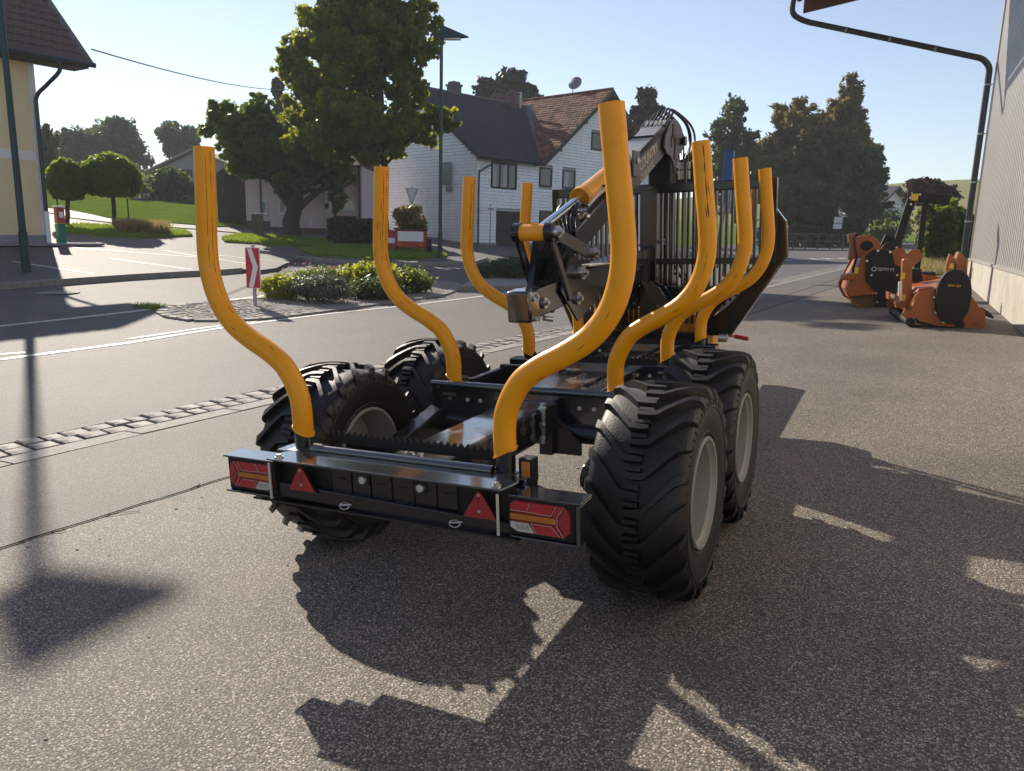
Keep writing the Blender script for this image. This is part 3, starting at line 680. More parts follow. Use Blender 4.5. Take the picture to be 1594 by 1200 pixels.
MB().cyl((8.3,5.0,ZR-.6),(8.3,5.0,ZR+1.0),.11,12).build('flue','metal_galv',hr)
# dish on a short mast
dm=MB().cyl((xa+.1,2.4,ZA-.1),(xa+.1,2.4,ZA+.75),.03,8).build('dish_mast','metal_galv',hr)
db=MB(); db.lathe([(0,0.0),(.03,.2),(.09,.36),(.13,.43),(.11,.43),(.02,.2),(-.02,0)],(0,0,0),'y',24); d=db.build('satellite_dish','sign_back',hr,smooth=60); d.location=(xa+.1,2.3,ZA+.9); d.rotation_euler=(rad(-25),0,rad(-75)); 
MB().tube([(0,.1,-.3),(0,-.35,-.1)],.015,6).build('dish_arm','metal_galv',d)
gutter(hr,(-.35,-.5,4.40),(XB+.1,-.5,4.40),.065)
MB().tube(spline([(.9,-.5,4.35),(.8,-.4,4.15),(.25,-.12,3.75),(.12,-.08,3.4),(.12,-.08,0)],5),.04,8).build('downpipe','pipe_dark',hr)

# ---- yellow building at the left edge
P=G(76,379,.1); F=Frame(P,8)
lb=empty('yellow_building',P,F.rz); tag(lb,'pale yellow plastered building with tiled roof at left edge','house')
zE=F.hit(50,85,1,-.6)[2]; ZB=(F.hit(50,235,1)[2]+F.hit(50,250,1)[2])/2
mb=MB(); mb.b2(-9,-.16,.0,3.2,.25,ZB-.13).b2(-9,-.16,.0,3.2,ZB+.13,zE+.25); mb.build('wall','plaster_yellow',lb,smooth=0)
MB().b2(-9.02,-.16,-.02,3.2,ZB-.13,ZB+.13).build('plaster_band','plaster_white',lb,smooth=0)
MB().b2(-.16,.02,-.03,3.2,.25,zE+.25).build('corner_strip','plaster_white',lb,smooth=0)
MB().b2(-9.04,.04,-.05,3.2,-1.2,.25).build('plinth','plinth_grey',lb,smooth=0)
ang=rad(43); ev=(0,math.cos(ang),math.sin(ang)); en=(0,-math.sin(ang),math.cos(ang))
xe=F.hit(140,98,1,-.75)[0]; e0=Vector((-9,-.75,zE+.04)); Lr=3.3; LX=xe+9; top=e0+Vector(ev)*Lr; dn=Vector((0,.10,-.16))
ro=MB().add([e0,e0+Vector((LX,0,0)),top+Vector((LX,0,0)),top,e0+dn,e0+dn+Vector((LX,0,0)),top+dn+Vector((LX,0,0)),top+dn],[(0,1,2,3),(7,6,5,4),(0,4,5,1),(1,5,6,2)]).build('roof','roof_tile_brown',lb,smooth=0)
tw,ch=.30,.36; protos=[]; cnt=0; far=MB(); eu=Vector((1,0,0))
for j in range(int(Lr/ch)):
    for i in range(int(LX/tw)+1):
        u=LX-(i+1)*tw+(tw/2 if j%2 else 0)
        if u+tw>LX+.02: continue
        o0=e0+eu*u+Vector(ev)*(j*ch)
        if u>LX-3.6 and j<14 and cnt<300:
            if len(protos)<5:
                m1=MB(); tiles(m1,(0,0,0),eu,ev,en,tw-.004,ch*1.02,ch,tw,.035,curve=.03,vary=.008); o=m1.build('roof_tile','roof_tile_brown',ro,smooth=0); protos.append(o)
            else: o=protos[(i*3+j)%5].copy(); COL.objects.link(o)
            o.location=o0; cnt+=1
        else: tiles(far,o0,eu,ev,en,tw-.004,ch*1.02,ch,tw,.035,curve=.03)
tag(far.build('more_roof_tiles','roof_tile_brown',ro,smooth=0),kind='stuff')
bk=top+Vector((0,2.6,-2.3)); MB().add([top,top+Vector((LX,0,0)),bk+Vector((LX,0,0)),bk,top+Vector((0,0,-.16)),top+Vector((LX,0,-.16)),bk+Vector((LX,0,-.16)),bk+Vector((0,0,-.16))],[(0,1,2,3),(7,6,5,4),(1,5,6,2),(0,4,7,3)]).build('rear_roof','roof_tile_brown',lb,smooth=0)
MB().beam(e0+Vector((LX+.03,0,-.02)),top+Vector((LX+.03,0,-.02)),.05,.20,up=(1,0,0)).build('verge_board','roof_flash',ro,smooth=0)
MB().b2(-9,xe-.05,-.7,.1,zE-.13,zE-.03).build('soffit','wood_dark',lb,smooth=0)
gutter(lb,(-9,-.84,zE-.02),(xe+.1,-.84,zE-.02),.075)
pz=ZB
MB().tube(spline([(.35,-.82,zE-.05),(.35,-.80,zE-.35),(.12,-.45,zE-.75),(-.02,-.14,zE-1.05),(-.04,-.11,zE-1.6),(-.04,-.11,.95)],5),.055,10).build('downpipe','pipe_dark',lb)
MB().cyl((-.04,-.11,.95),(-.04,-.11,.02),.065,10).build('standpipe','sign_white',lb)
window(F,lb,-7,-5.6,.9,2.0); window(F,lb,-7,-5.6,3.4,4.7)
MB().b2(-8,1.3,-.75,-.05,-.04,.03).build('doorstep','plinth_grey',lb,smooth=0)
# red and green post at its corner
q=F.w(.30,-.16,.0); pr=empty('recycling_post',q,F.rz); tag(pr,'slim red and green bin post beside the yellow building corner','bin')
MB().b2(-.11,.11,-.11,.11,0,.60).build('green_body','paint_green',pr,smooth=0,bevel=.02)
MB().b2(-.11,.11,-.11,.11,.605,1.08).build('red_body','paint_red',pr,smooth=0,bevel=.02)
MB().b2(-.13,.13,-.13,.13,1.08,1.13).build('lid','sign_white',pr,smooth=0,bevel=.01)
MB().b2(-.06,.06,-.116,-.11,.78,.95).build('printed_label','sign_white',pr,smooth=0)

# ---- pink house and dark shed behind the maple
P=G(500,367); F=Frame(P,64)
pk=empty('pink_house',P,F.rz); tag(pk,'pale pink rendered house behind the thick tree trunk','house')
MB().b2(-3.5,.4,0,6,.35,3.35).build('wall','plaster_pink',pk,smooth=0)
MB().b2(-3.52,.42,-.03,6,-1.5,.35).build('plinth','plinth_dark',pk,smooth=0)
MB().b2(-3.52,-2.4,-.05,0,.35,.62).build('step','plinth_dark',pk,smooth=0)
MB().b2(.4,1.85,.5,6,-1.5,3.35).build('side_wing','plaster_pink',pk,smooth=0)
MB().prism([(-.3,3.25),(6.4,3.25),(3.0,4.7)],'x',-3.8,1.9).build('roof','roof_tile_brown',pk,smooth=0)
a=F.hit(407,312,1);b=F.hit(415,333,1); window(F,pk,a[0],b[0]+.03,b[2],a[2],fr='frame_white',mull=0,fw=.06,sill='frame_white')
a=F.hit(434,312,1);b=F.hit(446,333,1); window(F,pk,a[0],b[0],b[2],a[2],fr='frame_white',mull=0,fw=.06,sill='frame_white')
window(F,pk,.95,1.45,1.25,1.75,y=.47,fr='frame_white',mull=0,sill='frame_white')
MB().b2(-.55,-.4,-.02,0,.45,.85).build('vent_cover','frame_white',pk,smooth=0)
MB().cyl((.3,-.07,3.3),(.3,-.07,.05),.05,8).build('downpipe','metal_galv',pk)
MB().cyl((1.75,.42,3.3),(1.75,.42,.05),.05,8).build('downpipe','pipe_dark',pk)
MB().b2(.5,1.6,.4,.49,-.5,.95).build('gate_panel','wood_dark',pk,smooth=0)
sh=empty('timber_shed',F.w(-3.55,.1),F.rz); tag(sh,'dark weathered timber shed left of the pink house','shed')
MB().prism([(-1.35,-1.5),(-.02,-1.5),(-.02,2.1),(-.35,2.75),(-1.0,3.0),(-1.35,2.75)],'y',.08,4).build('wall','wood_barn',sh,smooth=0)
for k in range(9):
    x=-1.34+k*.147; zt=2.1+ (min(1,max(0,(-x)/.35))*.62) ; MB().b2(x,x+.14,.03+random.uniform(0,.02),.079,-1.2,min(zt,2.78)).build('wall_board','wood_barn',sh,smooth=0)
MB().tube([(-1.45,-.05,1.6),(-1.42,-.06,1.2),(-1.42,-.06,-.1)],.03,6).build('standpipe','metal_galv',sh)
# ---- barn far left behind the fruit tree
P=at(300,300,62); F=Frame(P,64); br=empty('grey_barn',P,F.rz); tag(br,'grey barn with pale sheet roof beyond the lawn','barn')
def HB(px,py,y=0): return F.hit(px,py,1,y)
c=[HB(235,268),(HB(303,236)),HB(303,330)]
MB().prism([(c[0][0],-3),(c[0][0],c[0][2]),(c[1][0],c[1][2]),(c[1][0]+4.5,c[0][2]),(c[1][0]+4.5,-3)],'y',0,9).build('wall','plinth_grey',br,smooth=0)
for k in range(14):
    x=c[0][0]+k*.3; zt=c[0][2]+(c[1][2]-c[0][2])*(k*.3)/(c[1][0]-c[0][0]); 
    if x<c[1][0]-.3: MB().b2(x,x+.28,-.04,-.002,-2.5,min(zt,c[0][2]+.3)).build('wall_board','wood_barn',br,smooth=0)
a=Vector((c[0][0]-.5,-.5,c[0][2]-.15));b=Vector((c[1][0],-.5,c[1][2]+.1)); w=Vector((0,10,0)); dz=Vector((0,0,.14))
MB().add([a,b,b+w,a+w,a+dz,b+dz,b+w+dz,a+w+dz],[(0,1,2,3),(4,5,6,7),(0,1,5,4),(1,2,6,5),(2,3,7,6),(3,0,4,7)]).build('roof','granite_pale',br,smooth=0)
b2_=Vector((c[1][0]+5,-.5,c[0][2]-.15))
MB().add([b,b2_,b2_+w,b+w,b+dz,b2_+dz,b2_+w+dz,b+w+dz],[(0,1,2,3),(4,5,6,7),(0,1,5,4),(1,2,6,5),(2,3,7,6),(3,0,4,7)]).build('roof','granite_pale',br,smooth=0)
# ---- small white house far right
P=at(1385,345,72); F=Frame(P,30); wh=empty('small_white_house',P,F.rz); tag(wh,'small white house with dark gable roof far behind orange machines','house')
MB().prism([(-2.2,-2),(2.2,-2),(2.2,1.6),(0,3.0),(-2.2,1.6)],'y',0,7).build('wall','plaster_white',wh,smooth=0)
for s in(-1,1): MB().prism([(s*2.9,1.15),(0,3.0),(0,3.25),(s*2.9,1.4)],'y',-.6,7.4).build('roof','roof_slate',wh,smooth=0)
window(F,wh,-.4,.5,.2,1.2,fr='frame_white',mull=1)

# ---- metal hall on the right
XH=3.42; YH=21.3; zc=g(XH,YH)+.63; z0=g(XH,0)-.3
hl=empty('metal_hall',(XH,YH,g(XH,YH))); tag(hl,'ribbed metal hall on a concrete base at the right edge','hall')
def hz(z): return z-g(XH,YH)
ZT=9.2
mb=MB(); prof=[]; y=0.0; pit=.25
while y<24.5:
    prof+=[(y,0),(y+.13,0),(y+.16,.035),(y+.22,.035)]; y+=pit
V=[];F_=[]
for i,(yy,d) in enumerate(prof):
    V+=[(d,-yy,.65),(d,-yy,ZT)]
F_=[(2*i,2*i+2,2*i+3,2*i+1) for i in range(len(prof)-1)]
# individual cladding sheets of four ribs each
per=16
for s0 in range(0,len(prof)-1,per):
    pts=prof[s0:s0+per+1]; m1=MB(); m1.add([(d,-yy,zz) for yy,d in pts for zz in(.655,ZT)],[(2*i,2*i+2,2*i+3,2*i+1) for i in range(len(pts)-1)]); m1.build('cladding_sheet','cladding_metal',hl,smooth=0)
MB().b2(.05,6,-24.4,0,.4,ZT).build('hall_body','sign_back',hl,smooth=0)
MB().b2(-.035,.05,-.05,.06,.62,ZT).build('corner_flashing','cladding_metal',hl,smooth=0)
MB().b2(-.05,.06,-24.4,.02,.60,.655).build('drip_flashing','cladding_metal',hl,smooth=0)
yy=0; widths=[3.2,2.3,2.3,4.2,3.0,3.0,3.0,3.0]
for w_ in widths:
    MB().b2(-.03,.05,-yy-w_+.02,-yy,-.7,.60).build('concrete_panel','concrete_panel',hl,smooth=0); yy+=w_
MB().b2(.02,.1,-yy,0,-.8,.59).build('joint_backing','black_matt',hl,smooth=0)
# canopy along the top : brown gable beam and deck
yF=0.0
ca=MB().prism([(-4.75,6.95+.12),(0,7.35+.45),(0,8.25+.4),(-4.75,7.75+.12)],'y',-.12,.0).build('canopy_beam','canopy_brown',hl,smooth=0)
MB().prism([(-4.75,7.55),(0,8.1),(0,8.3),(-4.75,7.75)],'y',-11.5,-.12).build('canopy_deck','canopy_brown',hl,smooth=0)
MB().tube([(-4.9,.12,7.5),(-4.9,-11.5,7.5)],.09,10).build('gutter','pipe_dark',hl)
Fh=Frame([XH,YH,g(XH,YH)],0)
def HP(px,py,off=.12):
    h=Fh.hit(px,py,0,off); return (-h[1],h[0],h[2])
pA=HP(1236,-6);pB=HP(1232,22);pC=HP(1252,33);pD=HP(1530,91);pE=HP(1541,104);pF=HP(1497,402)
pp=[Vector(p) for p in(pA,pB,pC,pD,pE)]+[Vector((pE[0],pE[1],1.6)),Vector((pE[0],pE[1],.02))]
def rc(path,r=.25,n=5):
    out=[path[0]]
    for i in range(1,len(path)-1):
        a,b,c=path[i-1],path[i],path[i+1]; ra=min(r,(a-b).length*.45,(c-b).length*.45); p=b+(a-b).normalized()*ra; q=b+(c-b).normalized()*ra
        for k in range(n+1):
            t=k/n; out.append(p*(1-t)**2+b*2*t*(1-t)+q*t*t)
    out.append(path[-1]); return out
MB().tube(rc(pp,.3),.075,12).build('downpipe','pipe_dark',hl)
cl=MB()
for k in(.25,.5,.75):
    q=pp[2].lerp(pp[3],k); d=(pp[3]-pp[2]).normalized(); cl.tube([q-d*.03,q+d*.03],.083,12)
for z in(1.6,2.6,3.8,5.0): cl.tube([(pE[0],pE[1],z-.02),(pE[0],pE[1],z+.02)],.085,12); cl.tube([(pE[0],pE[1],z),(0,-.0,z)],.012,6)
cl.build('pipe_clamp','metal_galv',hl)
MB().cyl((pE[0]-.02,pE[1]+.17,5.2),(pE[0]-.02,pE[1]+.17,.05),.02,6).build('lightning_rod','metal_galv',hl)
# ================================================================ FORESTRY TRAILER
tr=empty('forestry_trailer',(0,0,0),rot=(.0165,-.0507,0)); tag(tr,'black forestry trailer with eight bent yellow stakes and folded loader crane','trailer')
V3=Vector
# --- stakes
sp=[(.475,.768),(.475,.87),(.492,.945),(.545,1.035),(.625,1.095),(.72,1.145),(.81,1.205),(.875,1.285),(.912,1.38),(.925,1.48),(.918,1.60),(.902,1.76),(.885,1.945)]
YS=[0,1.25,2.25,3.17]
def make_stake(s):
    m=MB(); pts=[V3((s*x,0,z)) for x,z in sp]; P=spline(pts,6); R=.0425
    # lower rim is cut on the slant
    st=MB(); st.tube(P,R,28,caps=False)
    n=28
    for k in range(n):     # slanted hem
        v=V3(st.v[k]); v.z+= s*(v.x-s*.475)*.55*1; st.v[k]=tuple(v)
    # open pipe end with wall thickness
    e=P[-1]; d=(P[-1]-P[-2]).normalized(); st.tube([e+d*.0,e-d*.08],R*.86,28,caps=False)
    ring=len(st.v)-56
    st.f+=[( (len(P)-1)*28+k,(len(P)-1)*28+(k+1)%28,ring+(k+1)%28,ring+k) for k in range(28)]
    st.f.append(tuple(range(len(st.v)-28,len(st.v))))
    o=st.build('stake','stake_yellow',smooth=50)
    so=MB(); so.cyl((s*.475,0,.60),(s*.475,0,.90),.0375,20).box((s*.475,0,.66),(.10,.10,.02)); 
    so.build('stake_socket','black_paint',o)
    hm=MB(); q=[]
    for k in range(29):
        a=2*PI*k/28; x=math.cos(a)*R;y=math.sin(a)*R; q.append(V3((s*.475+x,y,.770+s*x*.55)))
    hm.tube(q,.0045,6,caps=False); hm.build('stake_hem','stake_yellow',o,smooth=60)
    pn=MB(); pn.cyl((s*.475,-.06,.665),(s*.475,.06,.665),.010,8); pn.box((s*.475,.0,.69),(.085,.125,.012)); pn.build('stake_pin','steel',o)
    return o
def scratches(parent,s,n,seed):
    r=random.Random(seed); mb=MB(); P=spline([V3((s*x,0,z)) for x,z in sp],6)
    for k in range(n):
        i=r.randint(3,len(P)-6); L=r.choice([1,1,1,2,2,3]); a=r.uniform(-2.6,-.6) if r.random()<.8 else r.uniform(0,6); w=r.uniform(.0007,.0021); da=r.uniform(-.05,.05)
        pr=[]
        for j in range(min(L+1,len(P)-i)):
            p=P[i+j]; t=(P[min(i+j+1,len(P)-1)]-P[max(i+j-1,0)]).normalized(); N=t.cross(V3((0,1,0))).normalized(); B=V3((0,1,0)); aa=a+da*j+r.uniform(-.03,.03)
            for q in(-1,1):
                b=aa+q*w*(1 if 0<j<L else .3)/.0425; pr.append(p+(N*math.cos(b)+B*math.sin(b))*.0429)
        if len(pr)>=4: mb.add(pr,[(2*j,2*j+1,2*j+3,2*j+2) for j in range(len(pr)//2-1)])
    for (j0,j1,a0,w0) in {(3,-1):((38,len(P)-1,-2.95,.0016),(52,70,-2.5,.0011)),(10,-1):((58,len(P)-1,-2.5,.0020),(50,66,-2.2,.0012)),(10,1):((60,len(P)-1,-2.0,.0030),(45,52,-1.8,.0012)),(17,-1):((60,70,-2.6,.0016),)}.get((seed,s),()):
        j1=min(j1,len(P)-2); pr=[]
        for j in range(j0,j1+1):
            p=P[j]; t=(P[j+1]-P[j-1]).normalized(); N=t.cross(V3((0,1,0))).normalized(); B=V3((0,1,0)); aa=a0+r.uniform(-.015,.015); ww=w0*r.choice([.25,.6,1,1,.15])
            for q in(-1,1):
                b=aa+q*ww/.0425; pr.append(p+(N*math.cos(b)+B*math.sin(b))*.0428)
        mb.add(pr,[(2*j,2*j+1,2*j+3,2*j+2) for j in range(len(pr)//2-1)])
    if mb.f: mb.build('scratch_mark','scratch',parent,smooth=0,recalc=False)['kind']='stuff'
pr={}
for s in(1,-1): pr[s]=make_stake(s)
for i,y in enumerate(YS):
    for s in(1,-1):
        o=pr[s] if i==0 else copy_tree(pr[s]); o.parent=tr; o.location=(0,y,0)
        tag(o,('right' if s>0 else 'left')+' yellow bent stake, '+['rearmost pair','second pair from the rear','third pair from the rear','pair beside the headboard'][i])
        scratches(o,s,[6,14,9,4][i],i*7+3 if s<0 else i*7+3)
# --- frame
mb=MB(); mb.b2(-.13,.13,-.02,1.15,.50,.668); mb.build('chassis_beam','worn_black',tr,smooth=0,bevel=.012)
mb=MB(); mb.b2(-.165,.165,1.13,3.5,.47,.70); mb.build('chassis_sleeve','worn_black',tr,smooth=0,bevel=.010)
MB().b2(.19,.29,1.30,3.3,.60,.695).build('side_rail','worn_black',tr,smooth=0,bevel=.008)
mb=MB()
for x,y in((.0,.14),(.24,1.42),(.24,1.36),(.05,1.22),(-.05,.16)): mb.bolt((x,y,.668 if y<1 else .70),(0,0,1),.016,.026)
mb.build('frame_bolt','steel',tr)
gp_=MB(); gp_.prism([(.14,.70),(.34,.50),(.34,.44),(.14,.44)],'y',1.10,1.12); gp_.b2(.13,.20,1.06,1.14,.44,.70); gp_.build('gusset_plate','black_paint',tr,smooth=0)
MB().prism([(-.14,.70),(-.34,.50),(-.34,.44),(-.14,.44)],'y',1.10,1.12).build('gusset_plate','black_paint',tr,smooth=0)
bb=MB(); bb.cyl((.155,1.06,.50),(.155,1.06,.68),.016,10); bb.bolt((.155,1.06,.68),(0,0,1),.018,.03); bb.bolt((.155,1.05,.60),(0,-1,0),.012,.02).bolt((.155,1.05,.53),(0,-1,0),.012,.02); bb.build('clamp_bolt','steel',tr)
def crossbeam(y,z=.74,w=.62,h=.20):
    m=MB(); m.prism([(-w,z),(w,z),(w,z-.13),(w*.75,z-h),(-w*.75,z-h),(-w,z-.13)],'y',y-.055,y+.055); o=m.build('crossbeam','black_gloss',tr,smooth=0,bevel=.010)
    b=MB()
    for x in(-.36,-.28,.30,.38): b.bolt((x,y-.056,z-.07),(0,-1,0),.008,.008)
    b.build('beam_bolt','zinc_pale',o); return o
crossbeam(1.25,.735,.60,.20); crossbeam(2.25,.735,.60,.22); crossbeam(3.17,.735,.60,.24)
MB().cyl((-.58,1.185,.745),(.58,1.185,.745),.022,12).build('beam_edge_tube','black_gloss',tr)
def teeth(y,x0,x1,z,pitch=.030,h=.020,t=.010,name='serrated_bar'):
    P=[(x0,z-.035)]; x=x0
    while x<x1: P+=[(x,z),(x+pitch*.5,z+h)]; x+=pitch
    P+=[(x1,z),(x1,z-.035)]; mb=MB(); mb.prism(P,'y',y-t/2,y+t/2); return mb.build(name,'black_matt',tr,smooth=0)
teeth(.075,-.40,.42,.742); teeth(2.20,-.42,.42,.765); teeth(3.12,-.42,.42,.765)
# --- rear beam with lamps
mb=MB(); mb.prism([(-.50,-.20),(-.46,-.205),(.555,-.205),(.575,-.10),(.56,-.055),(-.44,-.055),(-.50,-.10)],'z',.692,.700); mb.build('bumper_top_plate','black_gloss',tr,smooth=0,bevel=.002)
MB().cyl((-.40,-.035,.705),(.44,-.035,.705),.020,14).build('rear_tube','black_gloss',tr)
MB().b2(-.58,.58,-.055,.055,.54,.692).build('crossbeam','black_gloss',tr,smooth=0,bevel=.006)
MB().b2(-.50,.56,-.115,-.10,.515,.692).build('rear_panel','black_matt',tr,smooth=0)
rp=MB(); xs=[-.24,-.14,-.05,.05,.15,.25,.34]
for i in range(len(xs)-1):
    o=MB().b2(xs[i]+.004,xs[i+1]-.004,-.122,-.115,.565,.685).build('number_plate_holder_cell','black_paint',tr,smooth=0,bevel=.002)
    sl_=MB().b2((xs[i]+xs[i+1])/2-.02,(xs[i]+xs[i+1])/2+.02,-.124,-.1221,.625,.630).build('cell_slot','black_matt',o,smooth=0)
bb=MB()
for x in(-.085,.18): MB().lathe([(-.013,0.0),(-.015,.008),(-.012,.015),(0,.016)],(x,-.122,.635),'y',16).build('pale_bolt','zinc_pale',tr)
for x in(-.085,.18): MB().lathe([(0,.016),(-.004,.030),(0,.032)],(x,-.122,.635),'y',16).build('rubber_washer','rubber',tr)
MB().prism([(-.60,.585),(.60,.555),(.60,.515),(.3,.505),(-.60,.525)],'y',-.145,-.10).build('lower_flange','black_paint',tr,smooth=0,bevel=.004)
MB().b2(-.62,.60,-.17,-.06,.505,.513).build('lower_plate','black_paint',tr,smooth=0)
for x in(-.13,.36):
    q=[V3((x+.022*math.cos(a*2*PI/18),-.19+.012*math.sin(a*2*PI/18)*.6,.545+.011*math.sin(a*2*PI/18))) for a in range(18)]; q.append(q[0])
    m=MB().tube(q,.0022,6,caps=False); m.cyl((x-.02,-.19,.545),(x+.03,-.185,.553),.0035,6); m.build('linch_pin','steel',tr)
for x in(-.365,.445):
    t=MB(); P=[(x-.075,.562),(x+.075,.562),(x,.672)]
    t.prism(P,'y',-.152,-.148); o=t.build('triangle_backing','black_matt',tr,smooth=0)
    Pi=[(x-.066,.566),(x+.066,.566),(x+.006,.664),(x-.006,.664)]; MB().prism(Pi,'y',-.160,-.1521).build('triangle_reflector','reflector_red',tr,smooth=0,bevel=.001)
    MB().b2(x-.001,x+.001,-.1612,-.1602,.568,.660).build('reflector_seam','lens_red_dark',tr,smooth=0)
    MB().bolt((x,-.16,.652),(0,-1,0),.004,.004).bolt((x,-.16,.592),(0,-1,0),.004,.004).build('reflector_screw','steel',tr)
for x in(-.480,.545):
    MB().b2(x-.0045,x+.0045,-.212,-.204,.535,.684).build('pale_edge_strip','zinc_pale',tr,smooth=0,bevel=.002)
for x in(-.455,.525): MB().bolt((x,-.175,.70),(0,0,1),.012,.014).build('plate_bolt','steel',tr)
def lamp(x0,x1,zc,mir):
    hs=MB(); hs.b2(x0-.012,x1+.014,-.16,-.10,zc-.072,zc+.070); r=hs.build('tail_light','black_matt',tr,smooth=0,bevel=.006); tag(r,'red rectangular tail light with amber strip, '+('left' if mir else 'right')+' end of the bumper')
    W=x1-x0; X=lambda t: x1-(t*W) if mir else x0+t*W; z0=zc-.056; z1=zc+.056; Hh=z1-z0; Z=lambda t:z0+t*Hh
    def pl(pts,m,y0,y1,nm):
        P=[(X(a),Z(b)) for a,b in pts]; return MB().prism(P,'y',y0,y1).build(nm,m,r,smooth=0,bevel=.0008)
    yb=-.160
    pl([(0,.10),(.10,0),(.88,0),(.985,.18),(1,.5),(.985,.82),(.88,1),(.08,1),(0,.88)],'lens_red_dark',yb-.004,yb,'lens_base')
    pl([(0,.86),(.06,.98),(.33,.98),(.27,.70),(0,.70)],'lens_red',yb-.008,yb-.0041,'red_lens')
    pl([(.36,.98),(.74,.98),(.66,.68),(.30,.68)],'lens_red',yb-.008,yb-.0041,'red_lens')
    pl([(.0,.585),(.74,.585),(.77,.5),(.74,.415),(.0,.415)],'lens_amber',yb-.010,yb-.0041,'amber_strip')
    for k in range(14): 
        a=.03+k*.05; pl([(a,.55),(a+.006,.55),(a+.006,.45),(a,.45)],'orange_paint',yb-.0112,yb-.0101,'strip_rib')
    pl([(.0,.32),(.30,.32),(.40,.02),(.12,.02),(.0,.14)],'lens_white',yb-.008,yb-.0041,'white_lens')
    for k in range(3): a=.09+k*.08; pl([(a,.26),(a+.05,.26),(a+.08,.10),(a+.03,.10)],'metal_galv',yb-.0092,yb-.0081,'lens_facet')
    pl([(.36,.31),(.68,.31),(.80,.02),(.46,.02)],'lens_red',yb-.008,yb-.0041,'red_lens')
    pl([(.80,.5),(.90,.96),(.97,.80),(.985,.5),(.97,.2),(.90,.04)],'reflector_red',yb-.009,yb-.0041,'red_reflector')
    pl([(.78,.98),(.86,.98),(.77,.60),(.70,.67)],'lens_red',yb-.008,yb-.0041,'red_lens'); pl([(.84,.02),(.87,.02),(.77,.40),(.72,.33)],'lens_red',yb-.008,yb-.0041,'red_lens')
    def ln(a,b,nm='seam_line'):
        p=V3((X(a[0]),yb-.0086,Z(a[1])));q=V3((X(b[0]),yb-.0086,Z(b[1]))); MB().beam(p,q,.0014,.0014,up=(0,1,0)).build(nm,'seam_light',r,smooth=0)
    for a,b in(((.34,.98),(.28,.69)),((.0,.69),(.28,.69)),((.28,.69),(.68,.66)),((.68,.66),(.76,.98)),((.34,.33),(.44,.02)),((.34,.33),(.68,.33)),((.68,.33),(.82,.02)),((.77,.62),(.88,.98)),((.79,.5),(.77,.62)),((.79,.5),(.77,.38)),((.77,.38),(.88,.02))): ln(a,b)
    return r
lamp(.572,.798,.598,False); lamp(-.745,-.515,.602,True)
# lamp carriers at both ends
mb=MB(); mb.b2(.56,.832,-.165,-.055,.664,.672).b2(.818,.832,-.172,-.055,.525,.664).b2(.56,.818,-.10,-.095,.52,.664).b2(.57,.818,-.165,-.10,.517,.524); mb.build('lamp_bracket','black_gloss',tr,smooth=0,bevel=.003)
mb=MB(); mb.b2(-.765,-.49,-.175,-.065,.672,.680).b2(-.765,-.49,-.10,-.095,.52,.672).b2(-.765,-.50,-.175,-.08,.522,.530); mb.build('lamp_bracket','black_gloss',tr,smooth=0,bevel=.002)
MB().tube(spline([(-.52,-.12,.575),(-.56,-.13,.545),(-.60,-.13,.538),(-.66,-.12,.545)],6),.006,8).build('lamp_cable','hose_black',tr)
mk=MB().b2(.53,.585,-.01,.05,.66,.755).build('side_marker','black_matt',tr,smooth=0,bevel=.006); MB().b2(.545,.578,-.016,-.0101,.672,.745).build('amber_lens','lens_amber',mk,smooth=0,bevel=.002)
# --- bogies
for s in(-1,1):
    m=MB(); m.prism([(.70,.52),(1.19,.62),(1.68,.52),(1.68,.40),(1.19,.46),(.70,.40)],'x',s*.60,s*.50); m.build('bogie_beam','black_paint',tr,smooth=0,bevel=.012)
    m=MB()
    for y in(.72,1.68): MB().cyl((s*.50,y,.46),(s*.80,y,.46),.045,20).build('stub_axle','black_paint',tr)
    MB().cyl((0,1.19,.53),(s*.66,1.19,.53),.05,18).build('axle','black_paint',tr)
m=MB(); m.b2(-.48,-.44,1.42,1.85,.58,.74).b2(-.47,-.30,1.80,1.84,.55,.76); m.build('bogie_bracket','black_paint',tr,smooth=0,bevel=.006)
m=MB()
for p in((-.60,1.19,.60),(-.605,1.12,.50),(-.605,1.26,.50),(-.605,1.02,.56)): m.bolt(p,(0,-1,.3),.013,.02)
m.build('bogie_bolt','steel',tr)
# --- wheels
W2=.20; R=.465
def tyre_mesh():
    pf=[(-.150,.232),(-.178,.245),(-.192,.30),(-.200,.35),(-.199,.39),(-.188,.412),(-.165,.425),(-.10,.432),(0,.435)]
    pf=pf+[(-a,b) for a,b in pf[-2::-1]]
    pf=pf+[(.13,.225),(-.13,.225)]
    m=MB(); m.lathe(pf,(0,0,0),'x',72,closed=True)
    return m
def surf(h): # carcass radius at lateral position
    a=abs(h); return np.interp(a,[0,.10,.165,.188,.199,.2002],[.435,.432,.425,.412,.39,.36])
def lug(m,path,hw,top):
    # path : list of (lateral, angle, height factor); hw half width in metres along the circumference
    V=[]
    for i,(x,a,hf) in enumerate(path):
        rb=surf(x)-.010; rt=surf(x)+.032*hf
        side=1 if x>0 else -1
        # shoulder part leans out sideways
        ex=0.010*side*hf if abs(x)>.17 else 0
        w=hw[i] if isinstance(hw,(list,tuple)) else hw
        for rr,ww,e in((rb,w*1.25,0),(rt,w,ex),):
            for q in(-1,1):
                aa=a+q*ww/.46; V.append((x+e,rr*math.cos(aa),rr*math.sin(aa)))
    n=len(path); F=[]
    for i in range(n-1):
        b=4*i;c=b+4
        F+=[(b+2,b+3,c+3,c+2),(b,b+2,c+2,c),(b+3,b+1,c+1,c+3)]
    F+=[(0,1,3,2),(4*n-4,4*n-2,4*n-1,4*n-3)]
    m.add(V,F)
NL=21
ty=tyre_mesh(); lg=MB()
